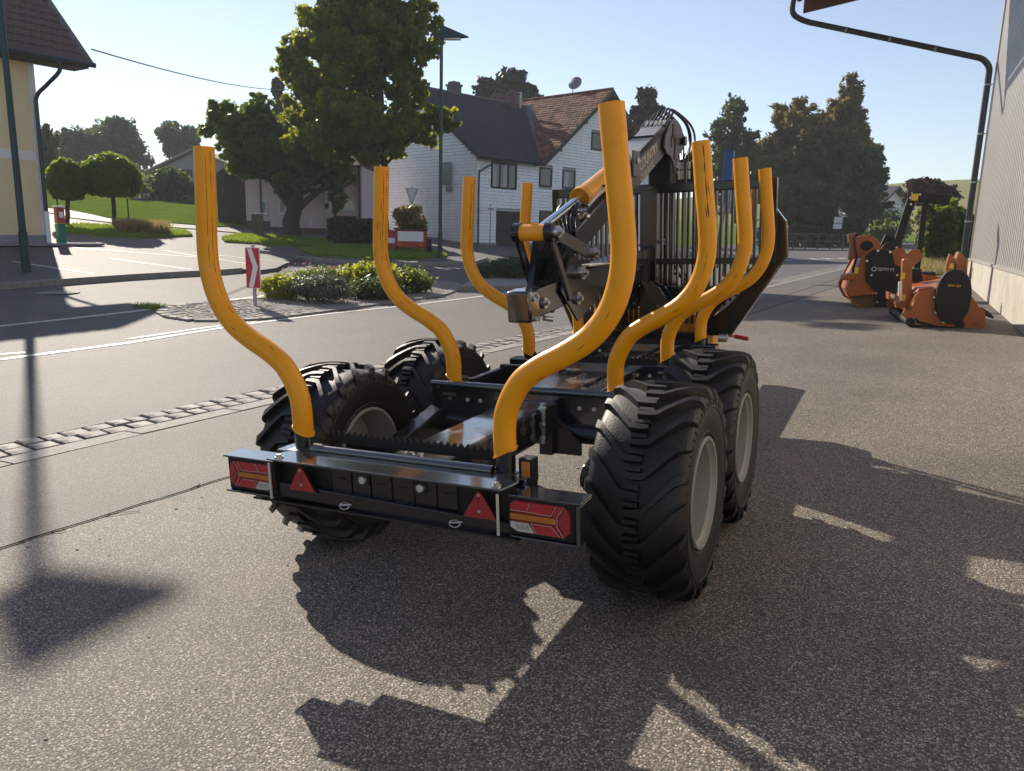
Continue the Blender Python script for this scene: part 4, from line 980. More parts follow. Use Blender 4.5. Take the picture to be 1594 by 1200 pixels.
for k in range(NL):
    for s,off in((1,0),(-1,.5)):
        a0=2*PI*(k+off)/NL
        lug(lg,[(-s*.030,a0,1),(s*.005,a0,1),(s*.045,a0-.01,1),(s*.085,a0-.10,1),(s*.125,a0-.20,1),(s*.160,a0-.285,.98),(s*.180,a0-.325,.9),(s*.193,a0-.35,.7),(s*.199,a0-.37,.35)],[.009,.012,.013,.014,.0155,.018,.020,.020,.016],1)
        # short block between the long bars, centre
    lug(lg,[(-.03,2*PI*(k+.25)/NL+.01,.8),(.03,2*PI*(k+.25)/NL+.01,.8)],.008,1); lug(lg,[(-.03,2*PI*(k+.75)/NL+.01,.8),(.03,2*PI*(k+.75)/NL+.01,.8)],.008,1)
# sidewall rings and short radial ribs
sd_=MB()
for s in(-1,1):
    sd_.lathe([(s*.1785,.252),(s*.185,.256),(s*.187,.262),(s*.184,.266)],(0,0,0),'x',72)
    sd_.lathe([(s*.1975,.36),(s*.2030,.364),(s*.2030,.370),(s*.1975,.374)],(0,0,0),'x',72)
    for k in range(68):
        a=2*PI*k/68; r0,r1=.376,.398; sd_.beam((s*.2005,r0*math.cos(a),r0*math.sin(a)),(s*.199,r1*math.cos(a),r1*math.sin(a)),.004,.004,up=(1,0,0))
def make_wheel():
    t=ty.build('wheel','rubber',smooth=40); 
    lo=lg.build('tread_lugs','rubber',t,smooth=30); sd_.build('sidewall_ribs','rubber',t,smooth=30)
    rm=MB(); rm.lathe([(.150,.236),(.186,.240),(.192,.236),(.190,.226),(.176,.222),(.165,.210),(.10,.205),(.0,.200),(-.02,.190),(-.01,.15),(.01,.10),(.03,.09),(.03,.0)],(0,0,0),'x',56)
    rm.lathe([(-.150,.236),(-.180,.240),(-.187,.236),(-.185,.226),(-.171,.222),(-.150,.214),(-.05,.203),(.0,.198)],(0,0,0),'x',56)
    rm.lathe([(-.03,.195),(-.025,.15),(-.01,.0)],(0,0,0),'x',40)
    r=rm.build('rim','rim_grey',t,smooth=35)
    hb=MB(); hb.cyl((-.09,0,0),(.055,0,0),.055,20); 
    hb.build('hub','black_paint',r)
    nb=MB()
    for k in range(6):
        a=2*PI*k/6; nb.bolt((.008,.10*math.cos(a),.10*math.sin(a)),(1,0,0),.011,.02)
    nb.build('wheel_nut','steel',r)
    return t
w0=make_wheel()
for i,(s,y) in enumerate(((1,.72),(1,1.68),(-1,.72),(-1,1.68))):
    o=w0 if i==0 else copy_tree(w0); o.parent=tr; o.location=(s*.861,y,.456); o.rotation_euler=(1.55+i*.4,0,0) if s>0 else (.35+i*.3,0,PI)
    tag(o,['rear right','front right','rear left','front left'][i]+' wide lugged wheel')
# --- headboard
hb_y=3.45
m=MB(); m.b2(-.74,.90,hb_y-.03,hb_y+.03,1.83,1.90); m.build('headboard_rail','black_paint',tr,smooth=0,bevel=.008)
MB().b2(-.74,.90,hb_y-.025,hb_y+.02,1.30,1.345).build('headboard_rail','black_paint',tr,smooth=0)
MB().b2(-.62,.80,hb_y-.025,hb_y+.02,1.09,1.135).build('headboard_rail','black_paint',tr,smooth=0)
for x in(-.765,.915): MB().b2(x-.02,x+.02,hb_y-.03,hb_y+.03,1.30,1.90).build('headboard_post','black_paint',tr,smooth=0)
MB().b2(-.055,.075,hb_y-.05,hb_y+.05,.75,1.86).build('centre_post','black_paint',tr,smooth=0,bevel=.006)
nbar=40; b0=MB().b2(-.008,.008,-.02,.02,0,1).build('grille_bar','black_paint',tr,smooth=0)
for k in range(nbar):
    x=-.70+k*(1.57/(nbar-1))
    if -.08<x<.10: continue
    o=b0 if k==0 else b0.copy()
    if k: COL.objects.link(o)
    zl=.85+max(0,abs(x)-.42)*.85; o.location=(x,hb_y,zl); o.scale=(1,1,1.85-zl)
for s in(-1,1):
    ex=0 if s>0 else -.12
    P=[(.40,.757),(.63,.763),(1.012,1.353),(.994,1.592),(.92,1.69),(.92,1.33),(.60,.98),(.40,.83)]
    MB().prism([(s*(a+ex*(a>.7)),b) for a,b in P],'y',hb_y+.03,hb_y+.045).build('headboard_wing','black_paint',tr,smooth=0)
    e=[(.63,.763),(1.012,1.353),(.994,1.592),(.92,1.69)]
    m=MB()
    for i in range(3):
        a,b=e[i],e[i+1]; m.beam((s*(a[0]+ex*(a[0]>.7)),hb_y+.055,a[1]),(s*(b[0]+ex*(b[0]>.7)),hb_y+.055,b[1]),.06,.012)
    m.build('wing_edge','worn_black',tr,smooth=0)
    MB().beam((s*.38,hb_y-.01,.80),(s*.88,hb_y-.01,1.36),.05,.04).build('wing_brace','black_paint',tr,smooth=0)
MB().cyl((.62,3.5,.755),(.64,3.62,.74),.008,8).cyl((.64,3.62,.74),(.74,3.60,.725),.017,10).build('red_grip','paint_red',tr)
MB().cyl((.60,3.2,.78),(.66,3.2,.78),.03,14).build('frame_pin','steel',tr)
# --- yellow slewing base and front frame
sb=MB(); sb.prism([(-.36,.66),(.42,.66),(.42,.84),(.30,.93),(-.26,.93),(-.36,.86)],'y',3.56,4.15); sb.build('slewing_base','yellow_paint',tr,smooth=0,bevel=.03)
sb=MB(); sb.cyl((.0,3.9,.90),(.0,3.9,1.02),.20,24); sb.build('slewing_ring','yellow_paint',tr,bevel=.01)
MB().cyl((-.52,3.85,.80),(.52,3.85,.80),.075,18).build('slewing_cylinder','yellow_paint',tr)
MB().b2(-.44,.50,3.30,3.36,.60,.80).build('front_frame','black_paint',tr,smooth=0)
sb=MB(); sb.b2(.38,.50,3.5,3.72,.10,.92); sb.build('yellow_support_leg','yellow_paint',tr,smooth=0,bevel=.015)
MB().b2(-.48,-.36,3.5,3.72,.10,.92).build('yellow_support_leg','yellow_paint',tr,smooth=0,bevel=.015)
MB().b2(-.09,.09,3.6,6.0,.46,.64).build('drawbar','black_paint',tr,smooth=0,bevel=.01)
for s in(-1,1): MB().b2(s*.43-.13,s*.43+.13,3.46,3.76,.03,.09).build('support_foot','black_paint',tr,smooth=0)
# board behind the column with lettering
bo=MB().b2(-.34,.22,4.60,4.62,1.92,2.22).build('name_board','black_matt',tr,smooth=0); text('COUNTRY',.088,'decal_white',tr,(-.33,4.595,2.10),(PI/2,0,0),'board_lettering'); text('FORST',.045,'decal_white',tr,(-.10,4.595,2.045),(PI/2,0,0),'board_lettering')

# ================================================================ LOADER CRANE (part of the trailer)
cr_=empty('loader_crane',(0,0,0),parent=tr); cr_['label']='folded dark grey loader crane with yellow cylinder'
B=lambda mb,n,m,bev=0,sm=35: mb.build(n,m,cr_,bevel=bev,smooth=sm)
B(MB().b2(-.09,.09,3.74,3.92,1.0,2.14),'crane_column','black_matt',.012)
hd=[(3.686,2.372),(3.80,2.42),(3.93,2.40),(4.176,2.285),(4.05,2.18),(3.90,2.13),(3.83,2.00),(3.78,2.08),(3.70,2.12),(3.60,2.13),(3.52,2.17),(3.56,2.265)]
B(MB().prism(hd,'x',-.125,-.108),'column_head_plate','grey_paint',.002)
B(MB().prism(hd,'x',.085,.10),'column_head_plate','grey_paint',.002)
B(MB().prism([(3.74,2.36),(3.77,2.37),(3.78,2.30),(3.86,2.26),(3.83,2.10),(3.79,2.11),(3.81,2.23),(3.74,2.28)],'x',.1005,.104),'head_slot','black_matt')
B(MB().b2(.1005,.104,3.70,3.725,2.19,2.27),'head_slot','black_matt')
B(MB().cyl((-.13,4.02,2.26),(.13,4.02,2.26),.028,18).cyl((.12,4.02,2.26),(.14,4.02,2.26),.04,6),'head_pin','black_paint')
# main boom : slopes down to the rear
def along(a,b,t): return V3(a).lerp(V3(b),t)
A0=V3((0,3.90,2.32)); A1=V3((0,1.80,1.50)); d=(A1-A0).normalized(); up=V3((1,0,0)).cross(d); up=up if up.z>0 else -up
MB_=MB().beam(A0-d*.05,A0+d*1.45,.14,.175); B(MB_,'main_boom','grey_paint',.010)
B(MB().beam(A0+d*1.45,A1,.13,.15),'main_boom','black_paint',.010)
ry=math.atan2(-d.z,-d.y)
# lettering on its right side, reads upwards along the boom
txt=[]
Rm=Matrix.Rotation(PI/2,4,'Z')@Matrix.Rotation(PI/2,4,'X')
Rt=Matrix((( -d).to_4d()[:3],up[:],V3((1,0,0))[:])).transposed()
o=text('COUNTRY',.10,'decal',cr_,(0,0,0),(0,0,0)); o.matrix_local=Matrix.Translation(A0+d*.98+V3((.0712,0,0))+up*.0)@Rt.to_4x4()
o=text('C550 BASIC',.07,'decal',cr_,(0,0,0),(0,0,0)); o.matrix_local=Matrix.Translation(A0+d*.98+V3((.0712,0,0))-up*.075)@Rt.to_4x4()
pm=MB()
for k in range(6):
    x=-.075+k*.026; pm.tube([A0+d*.30+up*.128+V3((x,0,0)),A0+d*1.95+up*.125+V3((x,0,0))],.0095,8)
B(pm,'hydraulic_pipe','pipe_zinc')
B(MB().beam(A0+d*.62+up*.145-V3((.10,0,0)),A0+d*.62+up*.145+V3((.09,0,0)),.03,.012),'pipe_clip','black_matt')
B(MB().beam(A0+d*1.7+up*.145-V3((.10,0,0)),A0+d*1.7+up*.145+V3((.09,0,0)),.03,.012),'pipe_clip','black_matt')
# fittings at the lower pipe ends
ft=MB(); hs=MB()
for k in range(6):
    x=-.075+k*.026; p=A0+d*1.95+up*.125+V3((x,0,0)); ft.tube([p,p+d*.03],.014,6).tube([p+d*.035,p+d*.06],.012,6)
    e=A1+V3((x*.8,-.1,-.02)); hs.tube(spline([p+d*.05,p+d*.14+up*.05+V3((random.uniform(-.03,.03),0,0)),p+d*.24+up*.01,e+V3((0,.12,.04)),e+V3((0,.0,-.08))],6),.0085,8)
for k in range(8):
    p=A0+d*(2.0+random.uniform(0,.15))+up*(.10+random.uniform(0,.03))+V3((random.uniform(-.09,.10),0,0)); ft.tube([p,p+V3((random.uniform(-.04,.04),-.04,random.uniform(-.03,.03)))],.011,6)
B(ft,'pipe_fitting','steel')['kind']='stuff'; B(hs,'hydraulic_hose','hose_black')
# yellow cylinder above the boom
c0=V3((-.0,1.36,1.56)); c1=V3((-.0,2.00,1.755)); c2=V3((0,2.86,2.03)); dd=(c2-c1).normalized()
B(MB().cyl(c0,c1,.026,18),'piston_rod','chrome'); B(MB().cyl(c1,c2,.056,24).cyl(c1-dd*.0,c1+dd*.06,.064,24),'boom_cylinder','yellow_paint')
B(MB().cyl(c1+dd*.06+V3((.035,0,-.05)),c1+dd*.9+V3((.035,0,-.05)),.010,8),'cylinder_pipe','yellow_paint')
B(MB().b2(-.09,-.078,2.78,2.92,1.92,2.09),'cylinder_lug','grey_paint'); B(MB().b2(.078,.09,2.78,2.92,1.92,2.09),'cylinder_lug','grey_paint')
B(MB().cyl((-.10,2.86,2.03),(.10,2.86,2.03),.022,12),'cylinder_pin','steel')
# end pin of the cylinder: yellow cross tube with black collars
B(MB().cyl((-.085,1.36,1.56),(.06,1.36,1.56),.044,24).cyl((-.01,1.36,1.60),(-.01,1.36,1.612),.02,8),'cross_tube','yellow_paint')
B(MB().cyl((-.125,1.36,1.56),(-.086,1.36,1.56),.052,22),'collar','black_paint'); B(MB().cyl((.061,1.36,1.56),(.105,1.36,1.56),.052,22),'collar','black_paint')
B(MB().cyl((.106,1.36,1.56),(.135,1.36,1.56),.032,18).bolt((.135,1.36,1.56),(1,0,0),.016,.02),'link_bolt','steel')
B(MB().beam((-.105,1.36,1.53),(-.09,1.52,1.22),.018,.05),'link_bar','black_paint')
B(MB().beam((.085,1.37,1.53),(.085,1.62,1.19),.016,.042),'link_bar','grey_paint')
B(MB().beam((.112,1.40,1.545),(.112,1.82,1.445),.014,.072),'link_plate','grey_paint',.004)
B(MB().cyl((.09,1.85,1.44),(.155,1.85,1.44),.032,18).bolt((.155,1.85,1.44),(1,0,0),.017,.022),'link_bolt','steel')
B(MB().cyl((.02,1.72,1.33),(.13,1.72,1.33),.040,18).bolt((.13,1.72,1.33),(1,0,0),.018,.026),'link_bolt','steel')
B(MB().prism([(1.50,1.24),(1.66,1.44),(1.78,1.40),(1.86,1.33),(2.25,1.25),(2.10,1.16),(1.75,1.05)],'x',.068,.082),'boom_gusset','black_paint')
B(MB().prism([(1.40,1.24),(1.50,1.52),(1.80,1.50),(1.90,1.28),(1.7,1.1)],'x',-.085,-.05),'boom_gusset','black_paint')
B(MB().prism([(1.48,1.20),(1.60,1.42),(1.76,1.42),(1.84,1.20)],'x',-.04,.05),'knuckle_body','black_matt',.01)
# outer boom with its extension folded forward
E0=V3((0,1.12,1.185)); E1=V3((0,3.55,1.40)); de=(E1-E0).normalized()
B(MB().beam(E0+de*.10,E0+de*1.9,.125,.150),'outer_boom','black_paint',.008)
B(MB().beam(E0,E0+de*.12,.138,.165),'end_cap','worn_black',.016)
B(MB().beam(E0+de*1.9,E1+de*.3,.10,.115),'extension_boom','black_paint',.006)
for p in((.07,1.16,1.225),(.07,1.20,1.235),(.07,1.18,1.12),(.07,1.215,1.12)): B(MB().bolt(p,(1,0,0),.010,.010),'cap_bolt','steel')
_=0; B(MB().cyl((.062,1.30,1.195),(.076,1.30,1.195),.030,20).bolt((.076,1.30,1.195),(1,0,0),.013,.018),'boom_bolt','steel')
B(MB().cyl((.062,1.72,1.185),(.10,1.72,1.185),.036,20).bolt((.10,1.72,1.185),(1,0,0),.016,.022),'boom_bolt','steel')
B(MB().cyl((.0,1.42,1.10),(.05,1.45,1.09),.014,8),'grease_nipple','steel')
pl=MB().b2(-.02,.066,1.98,2.62,1.352,1.362); o=B(pl,'slotted_plate','zinc_pale'); o.location=(0,0,.0); 
sl_=MB()
for k in range(7): sl_.b2(.005,.035,2.03+k*.085,2.055+k*.085,1.362,1.3635)
B(sl_,'plate_slot','black_matt')
B(MB().cyl((-.05,1.45,1.285),(-.05,2.05,1.335),.008,8).cyl((-.02,1.45,1.285),(-.02,2.05,1.335),.008,8).cyl((.01,1.42,1.285),(.01,1.98,1.335),.008,8),'hydraulic_pipe','hose_black')
B(MB().cyl((.05,3.55,1.47),(.09,3.55,1.47),.022,12).bolt((.09,3.55,1.47),(1,0,0),.014,.02),'boom_bolt','steel')
# hoses looping over the boom head
hh=MB()
for k,(dx,pk,out) in enumerate(((-.06,2.60,4.45),(-.03,2.62,4.52),(0,2.61,4.50),(.03,2.63,4.60),(.06,2.62,4.66),(.085,2.60,4.42))):
    hh.tube(spline([A0+d*.30+up*.128+V3((dx,0,0)),V3((dx,3.76,2.43)),V3((dx,3.90,pk-.13)),V3((dx+.04,out-.33,pk-.20)),V3((dx+.06,out-.26,2.28)),V3((.10+dx*.3,4.08,2.08))],8),.0095,8)
B(hh,'hydraulic_hose','hose_black')
cp=MB()
for k in range(4):
    x=.075+k*.026; cp.cyl((x,4.08,2.10),(x,4.08,2.045),.011,10).cyl((x,4.08,2.03),(x,4.08,1.965),.011,10)
B(cp,'quick_coupler','zinc_pale')
el=MB()
for k in range(5): x=-.07+k*.034; p=A0+d*.28+up*.128+V3((x,0,0)); el.tube([p-d*.0,p-d*.06+up*.02],.013,6)
B(el,'elbow_fitting','zinc_pale')
# vertical guide profiles and valve clutter by the column
B(MB().b2(.12,.135,4.05,4.09,.95,2.1).b2(.22,.232,4.05,4.09,.95,2.1),'guide_profile','grey_paint')
vb=MB(); vb.b2(.12,.50,3.72,3.84,1.00,1.12).b2(-.45,-.15,3.72,3.84,.98,1.10); B(vb,'valve_block','black_matt',.006)
vl=MB(); vh=MB()
r_=random.Random(5)
for k in range(9):
    x=.14+k*.043; vl.cyl((x,3.72,1.06),(x,3.68,1.06),.012,8); vh.tube(spline([(x,3.68,1.06),(x+r_.uniform(-.03,.03),3.60,1.02),(x+r_.uniform(-.08,.08),3.62,.94+r_.uniform(-.03,.12)),(.0+r_.uniform(-.2,.3),3.75,.9+r_.uniform(0,.25)),(.05,3.85,1.15+r_.uniform(0,.3))],5),.010,7)
for k in range(6):
    x=-.43+k*.045; vl.cyl((x,3.72,1.04),(x,3.68,1.04),.012,8); vh.tube(spline([(x,3.68,1.04),(x,3.60,1.0),(x+r_.uniform(-.05,.1),3.65,.9),(.0,3.8,1.0+r_.uniform(0,.3))],5),.010,7)
B(vl,'valve_fitting','steel'); B(vh,'valve_hose','hose_black')
B(MB().tube([(.52,3.9,1.90),(.46,3.85,1.50),(.44,3.85,1.25)],[.008,.018,.022],8),'spring_guard','metal_galv')
B(MB().tube(spline([(.70,3.9,1.85),(.70,3.9,1.6),(.69,3.9,1.45),(.66,3.9,1.40),(.62,3.9,1.42)],5),.012,8),'orange_hose','orange_paint')
# grapple hanging under the extension tip
gr=MB()
B(MB().cyl((0,3.3,1.33),(0,3.3,1.18),.06,16),'rotator','black_matt')
for s in(-1,1):
    for yy in(3.18,3.34): gr.prism([(s*.02,1.20),(s*.16,1.14),(s*.26,.98),(s*.22,.84),(s*.08,.80),(s*.16,.90),(s*.17,1.0),(s*.08,1.08)],'y',yy,yy+.03)
B(gr,'grapple_claw','black_paint')
# ================================================================ STREET FURNITURE
def up_to(base,px,py):     # height above base so that a vertical line at the base reaches pixel row py
    b=np.array(base,float); lo,hi=0.0,40.0
    for _ in range(50):
        m=(lo+hi)/2; P=b+np.array([0,0,m])-CAM; d=P@RT[2]; yy=600-FPX*(P@RT[1])/d
        if yy>py: lo=m
        else: hi=m
    return m
def scale_at(P): return float((np.array(P)-CAM)@RT[2])/FPX     # metres per photo pixel
# street lamp in the middle
P=G(685,399,.16); hL=up_to(P,686,62); e=empty('street_lamp',P); tag(e,'tall dark green street lamp in front of the white house','street lamp','street lamps')
MB().tube([(0,0,0),(0,0,.9),(0,0,.92),(0,0,hL)],[.085,.085,.07,.06],14).build('pole','metal_green',e)
hd=MB(); hd.add([(-.1,-.28,hL+.02),(-.1,.28,hL+.02),(1.0,.12,hL+.10),(1.0,-.12,hL+.10),(.0,-.12,hL+.50),(.0,.12,hL+.50)],[(0,1,2,3),(0,3,4),(1,5,2),(0,4,5,1),(3,2,5,4)])
o=hd.build('lamp_head','metal_green',e,smooth=0); o.rotation_euler=(0,0,rad(20)); MB().b2(.1,.7,-.10,.10,hL+.0,hL+.05).build('lamp_glass','sign_white',o,smooth=0)
# left lamp, mostly above the frame
P=G(42,430,.0); e=empty('street_lamp',P); tag(e,'dark green lamp post at the far left cut off by the frame','street lamp','street lamps')
hL=8.7; MB().tube([(0,0,0),(0,0,1.0),(0,0,1.02),(0,0,hL)],[.095,.095,.075,.055],14).build('pole','metal_green',e)
hd=MB(); hd.add([(-.10,-.20,hL+.02),(-.10,.20,hL+.02),(.72,.09,hL+.10),(.72,-.09,hL+.10),(.0,-.12,hL+.50),(.0,.12,hL+.50)],[(0,1,2,3),(0,3,4),(1,5,2),(0,4,5,1),(3,2,5,4)])
o=hd.build('lamp_head','metal_green',e,smooth=0); o.rotation_euler=(0,0,rad(20))
# small lamp near the pink house
P=G(408,362,.1); hL=up_to(P,402,268); e=empty('street_lamp',P); tag(e,'thin green lamp post beside the grey-green cabinet','street lamp','street lamps')
MB().tube([(0,0,0),(0,0,hL+.6)],[.06,.045],10).build('pole','metal_green',e); MB().b2(-.25,.25,-.2,.2,hL+.6,hL+.75).build('lamp_head','metal_green',e,smooth=0,bevel=.03)
P=G(402,367,.12); e=empty('utility_cabinet',P,rad(40)); tag(e,'weathered grey-green utility cabinet in front of the pink house','cabinet')
MB().b2(-.22,.22,-.18,.18,0,.88).build('body','bark_grey',e,smooth=0,bevel=.01); MB().b2(-.24,.24,-.2,.2,.88,.92).build('cabinet_cap','metal_galv',e,smooth=0); MB().b2(-.20,.20,-.188,-.181,.06,.84).build('door','bark_grey',e,smooth=0)
# chevron board
P=G(396,476,.02); k=scale_at(P); e=empty('chevron_sign',P,rad(26)); tag(e,'red and white chevron board on a grey post at island tip','traffic sign')
hT=up_to(P,395,386); hB=up_to(P,395,448); MB().cyl((0,.05,0),(0,.05,hT+.06),.035,12).build('post','metal_galv',e)
w=.135; H_=hT-hB; bd=MB().b2(-w,w,-.012,.012,hB,hT).build('board','sign_red',e,smooth=0,bevel=.004)
MB().b2(-w-.008,w+.008,-.010,.010,hB-.008,hB).b2(-w-.008,w+.008,-.010,.010,hT,hT+.012).b2(w,w+.012,-.012,.014,hB,hT).build('board_rim','sign_white',e,smooth=0)
zc=hB+H_*.53
for (z0_,z1_,zz0,zz1) in((0,0,0,0),):
    st=[(-w*.72,hT-.01),(-w*.05,hT-.01),(w*.78,zc),(w*.02,hB+.01),(-w*.65,hB+.01),(w*.05,zc)]
    MB().prism(st,'y',-.0165,-.0125).build('white_chevron','sign_white',bd,smooth=0)
# yield sign seen from behind with direction board
P=G(641,389,.16); e=empty('yield_sign',P,rad(26)); tag(e,'yield sign seen from behind with green board below it','traffic sign')
k=scale_at(P); zt=up_to(P,640,293); zb=up_to(P,640,318)
MB().cyl((0,.04,0),(0,.04,zt+.06),.035,10).build('post','metal_galv',e)
wd=10*k; MB().prism([(-wd,zt),(wd,zt),(0.02,zb-.02),(-.02,zb-.02)],'y',-.012,.0).build('triangle_plate','sign_back',e,smooth=0)
MB().prism([(-wd+.06,zt-.03),(wd-.06,zt-.03),(0,zb+.06)],'y',-.018,-.013).build('stiffener','metal_galv',e,smooth=0)
za=up_to(P,640,320); zb2=up_to(P,640,332); MB().b2(-16*k,11*k,-.03,-.015,zb2,za).build('green_board','sign_green',e,smooth=0); MB().b2(11*k+.01,15.5*k,-.03,-.015,zb2,za).build('pale_end','sign_back',e,smooth=0)
# street name sign
P=G(763,383); e=empty('street_name_sign',P,rad(60)); tag(e,'thin post with small white sign beside the garage door','sign')
k=scale_at(P); z1=up_to(P,763,322); z2=up_to(P,763,328); MB().cyl((0,.03,0),(0,.03,z1+.12),.025,8).build('post','sign_back',e)
MB().b2(-6*k,6*k,-.01,0,z2,z1).build('sign_plate','sign_white',e,smooth=0); MB().b2(-5*k,5*k,-.015,-.011,z2-.02+.06,z1-.06).build('printed_line','sign_back',e,smooth=0)
# small boards on the lamp pole level (meter cupboards behind the lamp)
F=Frame(G(740,381),18); q=F.hit(694,270,0,-.06)
w_=empty('wall_board',F.w(-.09,q[1],q[2]-.0),F.rz); tag(w_,'dark notice board on the white gable just behind the lamp pole','notice board'); MB().b2(-.05,.0,-.45,.45,-.55,.55).build('panel','sign_back',w_,smooth=0); MB().b2(-.05,0,-.5,-.1,-.95,-.62).build('small_panel','sign_back',w_,smooth=0)
# planter shaped like a little red tractor
P=G(640,392,.16); e=empty('red_planter',P,rad(30)); tag(e,'red toy-tractor planter with white panel and tall plants','planter')
MB().b2(-.62,.62,-.35,.35,.18,.85).build('body','paint_red',e,smooth=0,bevel=.04)
MB().b2(-.66,.66,-.40,.40,.85,.92).build('planter_rim','print_black',e,smooth=0)
MB().b2(-.50,.50,-.372,-.352,.42,.80).build('white_panel','sign_white',e,smooth=0)
for x in(-.4,.4): MB().lathe([(0,0),(-.02,.03),(-.02,.05),(0,.06)],(x,-.355,.28),'y',14).build('amber_lamp','lens_amber',e)
for s in(-1,1): MB().lathe([(-.09,.0),(-.10,.16),(-.09,.28),(.09,.28),(.10,.16),(.09,0)],(s*.72,.1,.27),'x',24).build('wheel','rubber',e)
P2=G(610,390,.16); e2=empty('red_churn_planter',P2,rad(30)); tag(e2,'small red and white barrel planter left of the tractor planter','planter')
m=MB(); m.lathe([(0,0),(0,.26),(.35,.30),(.75,.27),(.78,.25),(.78,0)],(0,0,0),'z',20); m.build('barrel','paint_red',e2); m=MB(); m.lathe([(.3,.303),(.5,.303)],(0,0,0),'z',20); m.build('white_band','sign_white',e2)
L=lumps(0,0,1.3,.75,.5,.55,12); crown('tall_plants',L,2600,.09,'dry_grass',e,elong=3.0)
crown('green_plants',lumps(0,0,1.05,.75,.45,.3,9),1500,.08,'leaf_shrub',e,elong=2.0)
# traffic mirror and boards
P=at(1307,386,58.5); e=empty('traffic_mirror',P,rad(10)); tag(e,'round traffic mirror above white boards by the dark hedge','traffic mirror')
k=58.5/FPX; MB().cyl((-.12,0,-.3),(-.12,0,3.3),.04,8).cyl((-.55,0,-.3),(-.55,0,1.6),.04,8).build('post','wood_dark',e)
m=MB(); m.lathe([(0,0),(-.06,.2),(-.02,.42),(0,.42)],(.1,0,57*k),'y',28); m.build('mirror_glass','chrome',e,smooth=60); m=MB(); m.lathe([(-.05,.42),(-.05,.50),(.05,.50),(.05,.42)],(.1,0,57*k),'y',28,closed=True); m.build('mirror_rim','sign_white',e)
MB().b2(-.6,.0,-.05,-.01,38*k,47*k).b2(-.62,-.02,-.05,-.01,29*k,37*k).build('white_board','sign_white',e,smooth=0)
P=at(1120,430,24); e=empty('blue_sign',P,rad(20)); tag(e,'narrow blue sign on an orange-brown bent tube behind the stakes','sign')
k=24/FPX; MB().b2(-.14,.14,-.02,.0,95*k,188*k).build('blue_panel','sign_blue',e,smooth=0); MB().b2(.14,.155,-.022,.002,95*k,188*k).build('panel_edge','sign_white',e,smooth=0)
MB().tube([(.10,.03,0),(.10,.03,185*k)],.03,8).build('post','bark_grey',e)
# overhead cable
A_=np.array(Frame(G(76,379,.1),8).w(1.38,-.72,5.72)); B_=at(450,139,60)
cb=[]; 
for i in range(25):
    t=i/24; q=A_*(1-t)+B_*t; q[2]-=1.0*4*t*(1-t)*.35; cb.append(q)
o=MB().tube(cb,.022,5).build('overhead_cable','black_matt'); tag(o,'thin overhead cable from the tiled roof towards the big tree','cable')
# grey fence in front of the hedge by the far road
e=empty('hedge_fence',at(1225,384,54)); tag(e,'low grey rail fence in front of the dark hedge','fence')
for k in range(7): MB().cyl((-1.2+k*.8,0,-.3),(-1.2+k*.8,0,1.0),.04,6).build('fence_post','bark_grey',e)
MB().beam((-1.3,0,.9),(3.7,0,.9),.06,.10).build('rail','bark_grey',e); MB().beam((-1.3,0,.45),(3.7,0,.45),.06,.10).build('rail','bark_grey',e)

# ================================================================ ORANGE MACHINES
def side_pts(F,pts,axis=1,val=0): 
    out=[]
    for x,y in pts: h=F.hit(x,y,axis,val); out.append((h[0],h[2]))
    return out
# near mulcher
P=G(1455,510); a_=90-8; F=Frame(P,a_)     # wall frame: x to the right across the view, y away
m1=empty('flail_mulcher',P,F.rz); tag(m1,'orange flail mulcher with black oval belt cover nearest the hall wall','mulcher')
S=lambda pts,v=0:side_pts(F,pts,1,v)
body=S([(1408,482),(1404,488),(1412,500),(1425,506),(1470,508),(1500,510),(1528,512),(1535,505),(1533,484),(1513,472),(1511,462),(1504,440),(1470,435),(1460,448),(1430,455),(1425,460),(1420,482)])
MB().prism(body,'y',0,.02).build('side_plate','orange_paint',m1,smooth=0,bevel=.003)
MB().prism([(p[0],p[1]) for p in body],'y',1.75,1.77).build('side_plate','orange_paint',m1,smooth=0)
inner=S([(1415,487),(1430,456),(1462,449),(1500,442),(1530,484),(1530,500),(1500,505),(1430,500)]); MB().prism(inner,'y',.03,1.74).build('rotor_housing','orange_paint',m1,smooth=0,bevel=.01)
ov=[]
cx_,cz_=[ (F.hit(1455,462,1)[0]+F.hit(1510,462,1)[0])/2, (F.hit(1482,419,1)[2]+F.hit(1482,503,1)[2])/2 ]
rx_=(F.hit(1510,462,1)[0]-F.hit(1455,462,1)[0])/2; rz_=(F.hit(1482,419,1)[2]-F.hit(1482,503,1)[2])/2
ov=[(cx_+rx_*math.copysign(abs(math.cos(t))**.85,math.cos(t))-.06*math.sin(t)*rx_,cz_+rz_*math.copysign(abs(math.sin(t))**.9,math.sin(t))) for t in np.linspace(0,2*PI,40,endpoint=False)]
c=MB().prism(ov,'y',-.11,-.001).build('belt_cover','black_matt',m1,smooth=50,bevel=.015)
for t in(.9,.2,-.4,-1.1,2.6,3.2,3.8,4.4): MB().bolt((cx_+rx_*1.04*math.cos(t),-.02,cz_+rz_*1.03*math.sin(t)),(0,-1,0),.012,.02).build('cover_bolt','steel',m1)
text('SMO 225',.045,'orange_label',m1,(cx_-.10,-.113,cz_+.15),(PI/2,0,0),'cover_lettering')
tw_=S([(1411,407),(1413,404),(1424,404),(1426,408),(1426,478),(1424,482),(1400,482),(1400,474),(1408,474)]); MB().prism(tw_,'y',.35,.50).build('headstock','orange_paint',m1,smooth=0,bevel=.006)
q=S([(1406,470),(1406,440)]); MB().cyl((q[0][0],.30,q[0][1]),(q[1][0],.30,q[1][1]),.028,14).build('ram','sign_white',m1)
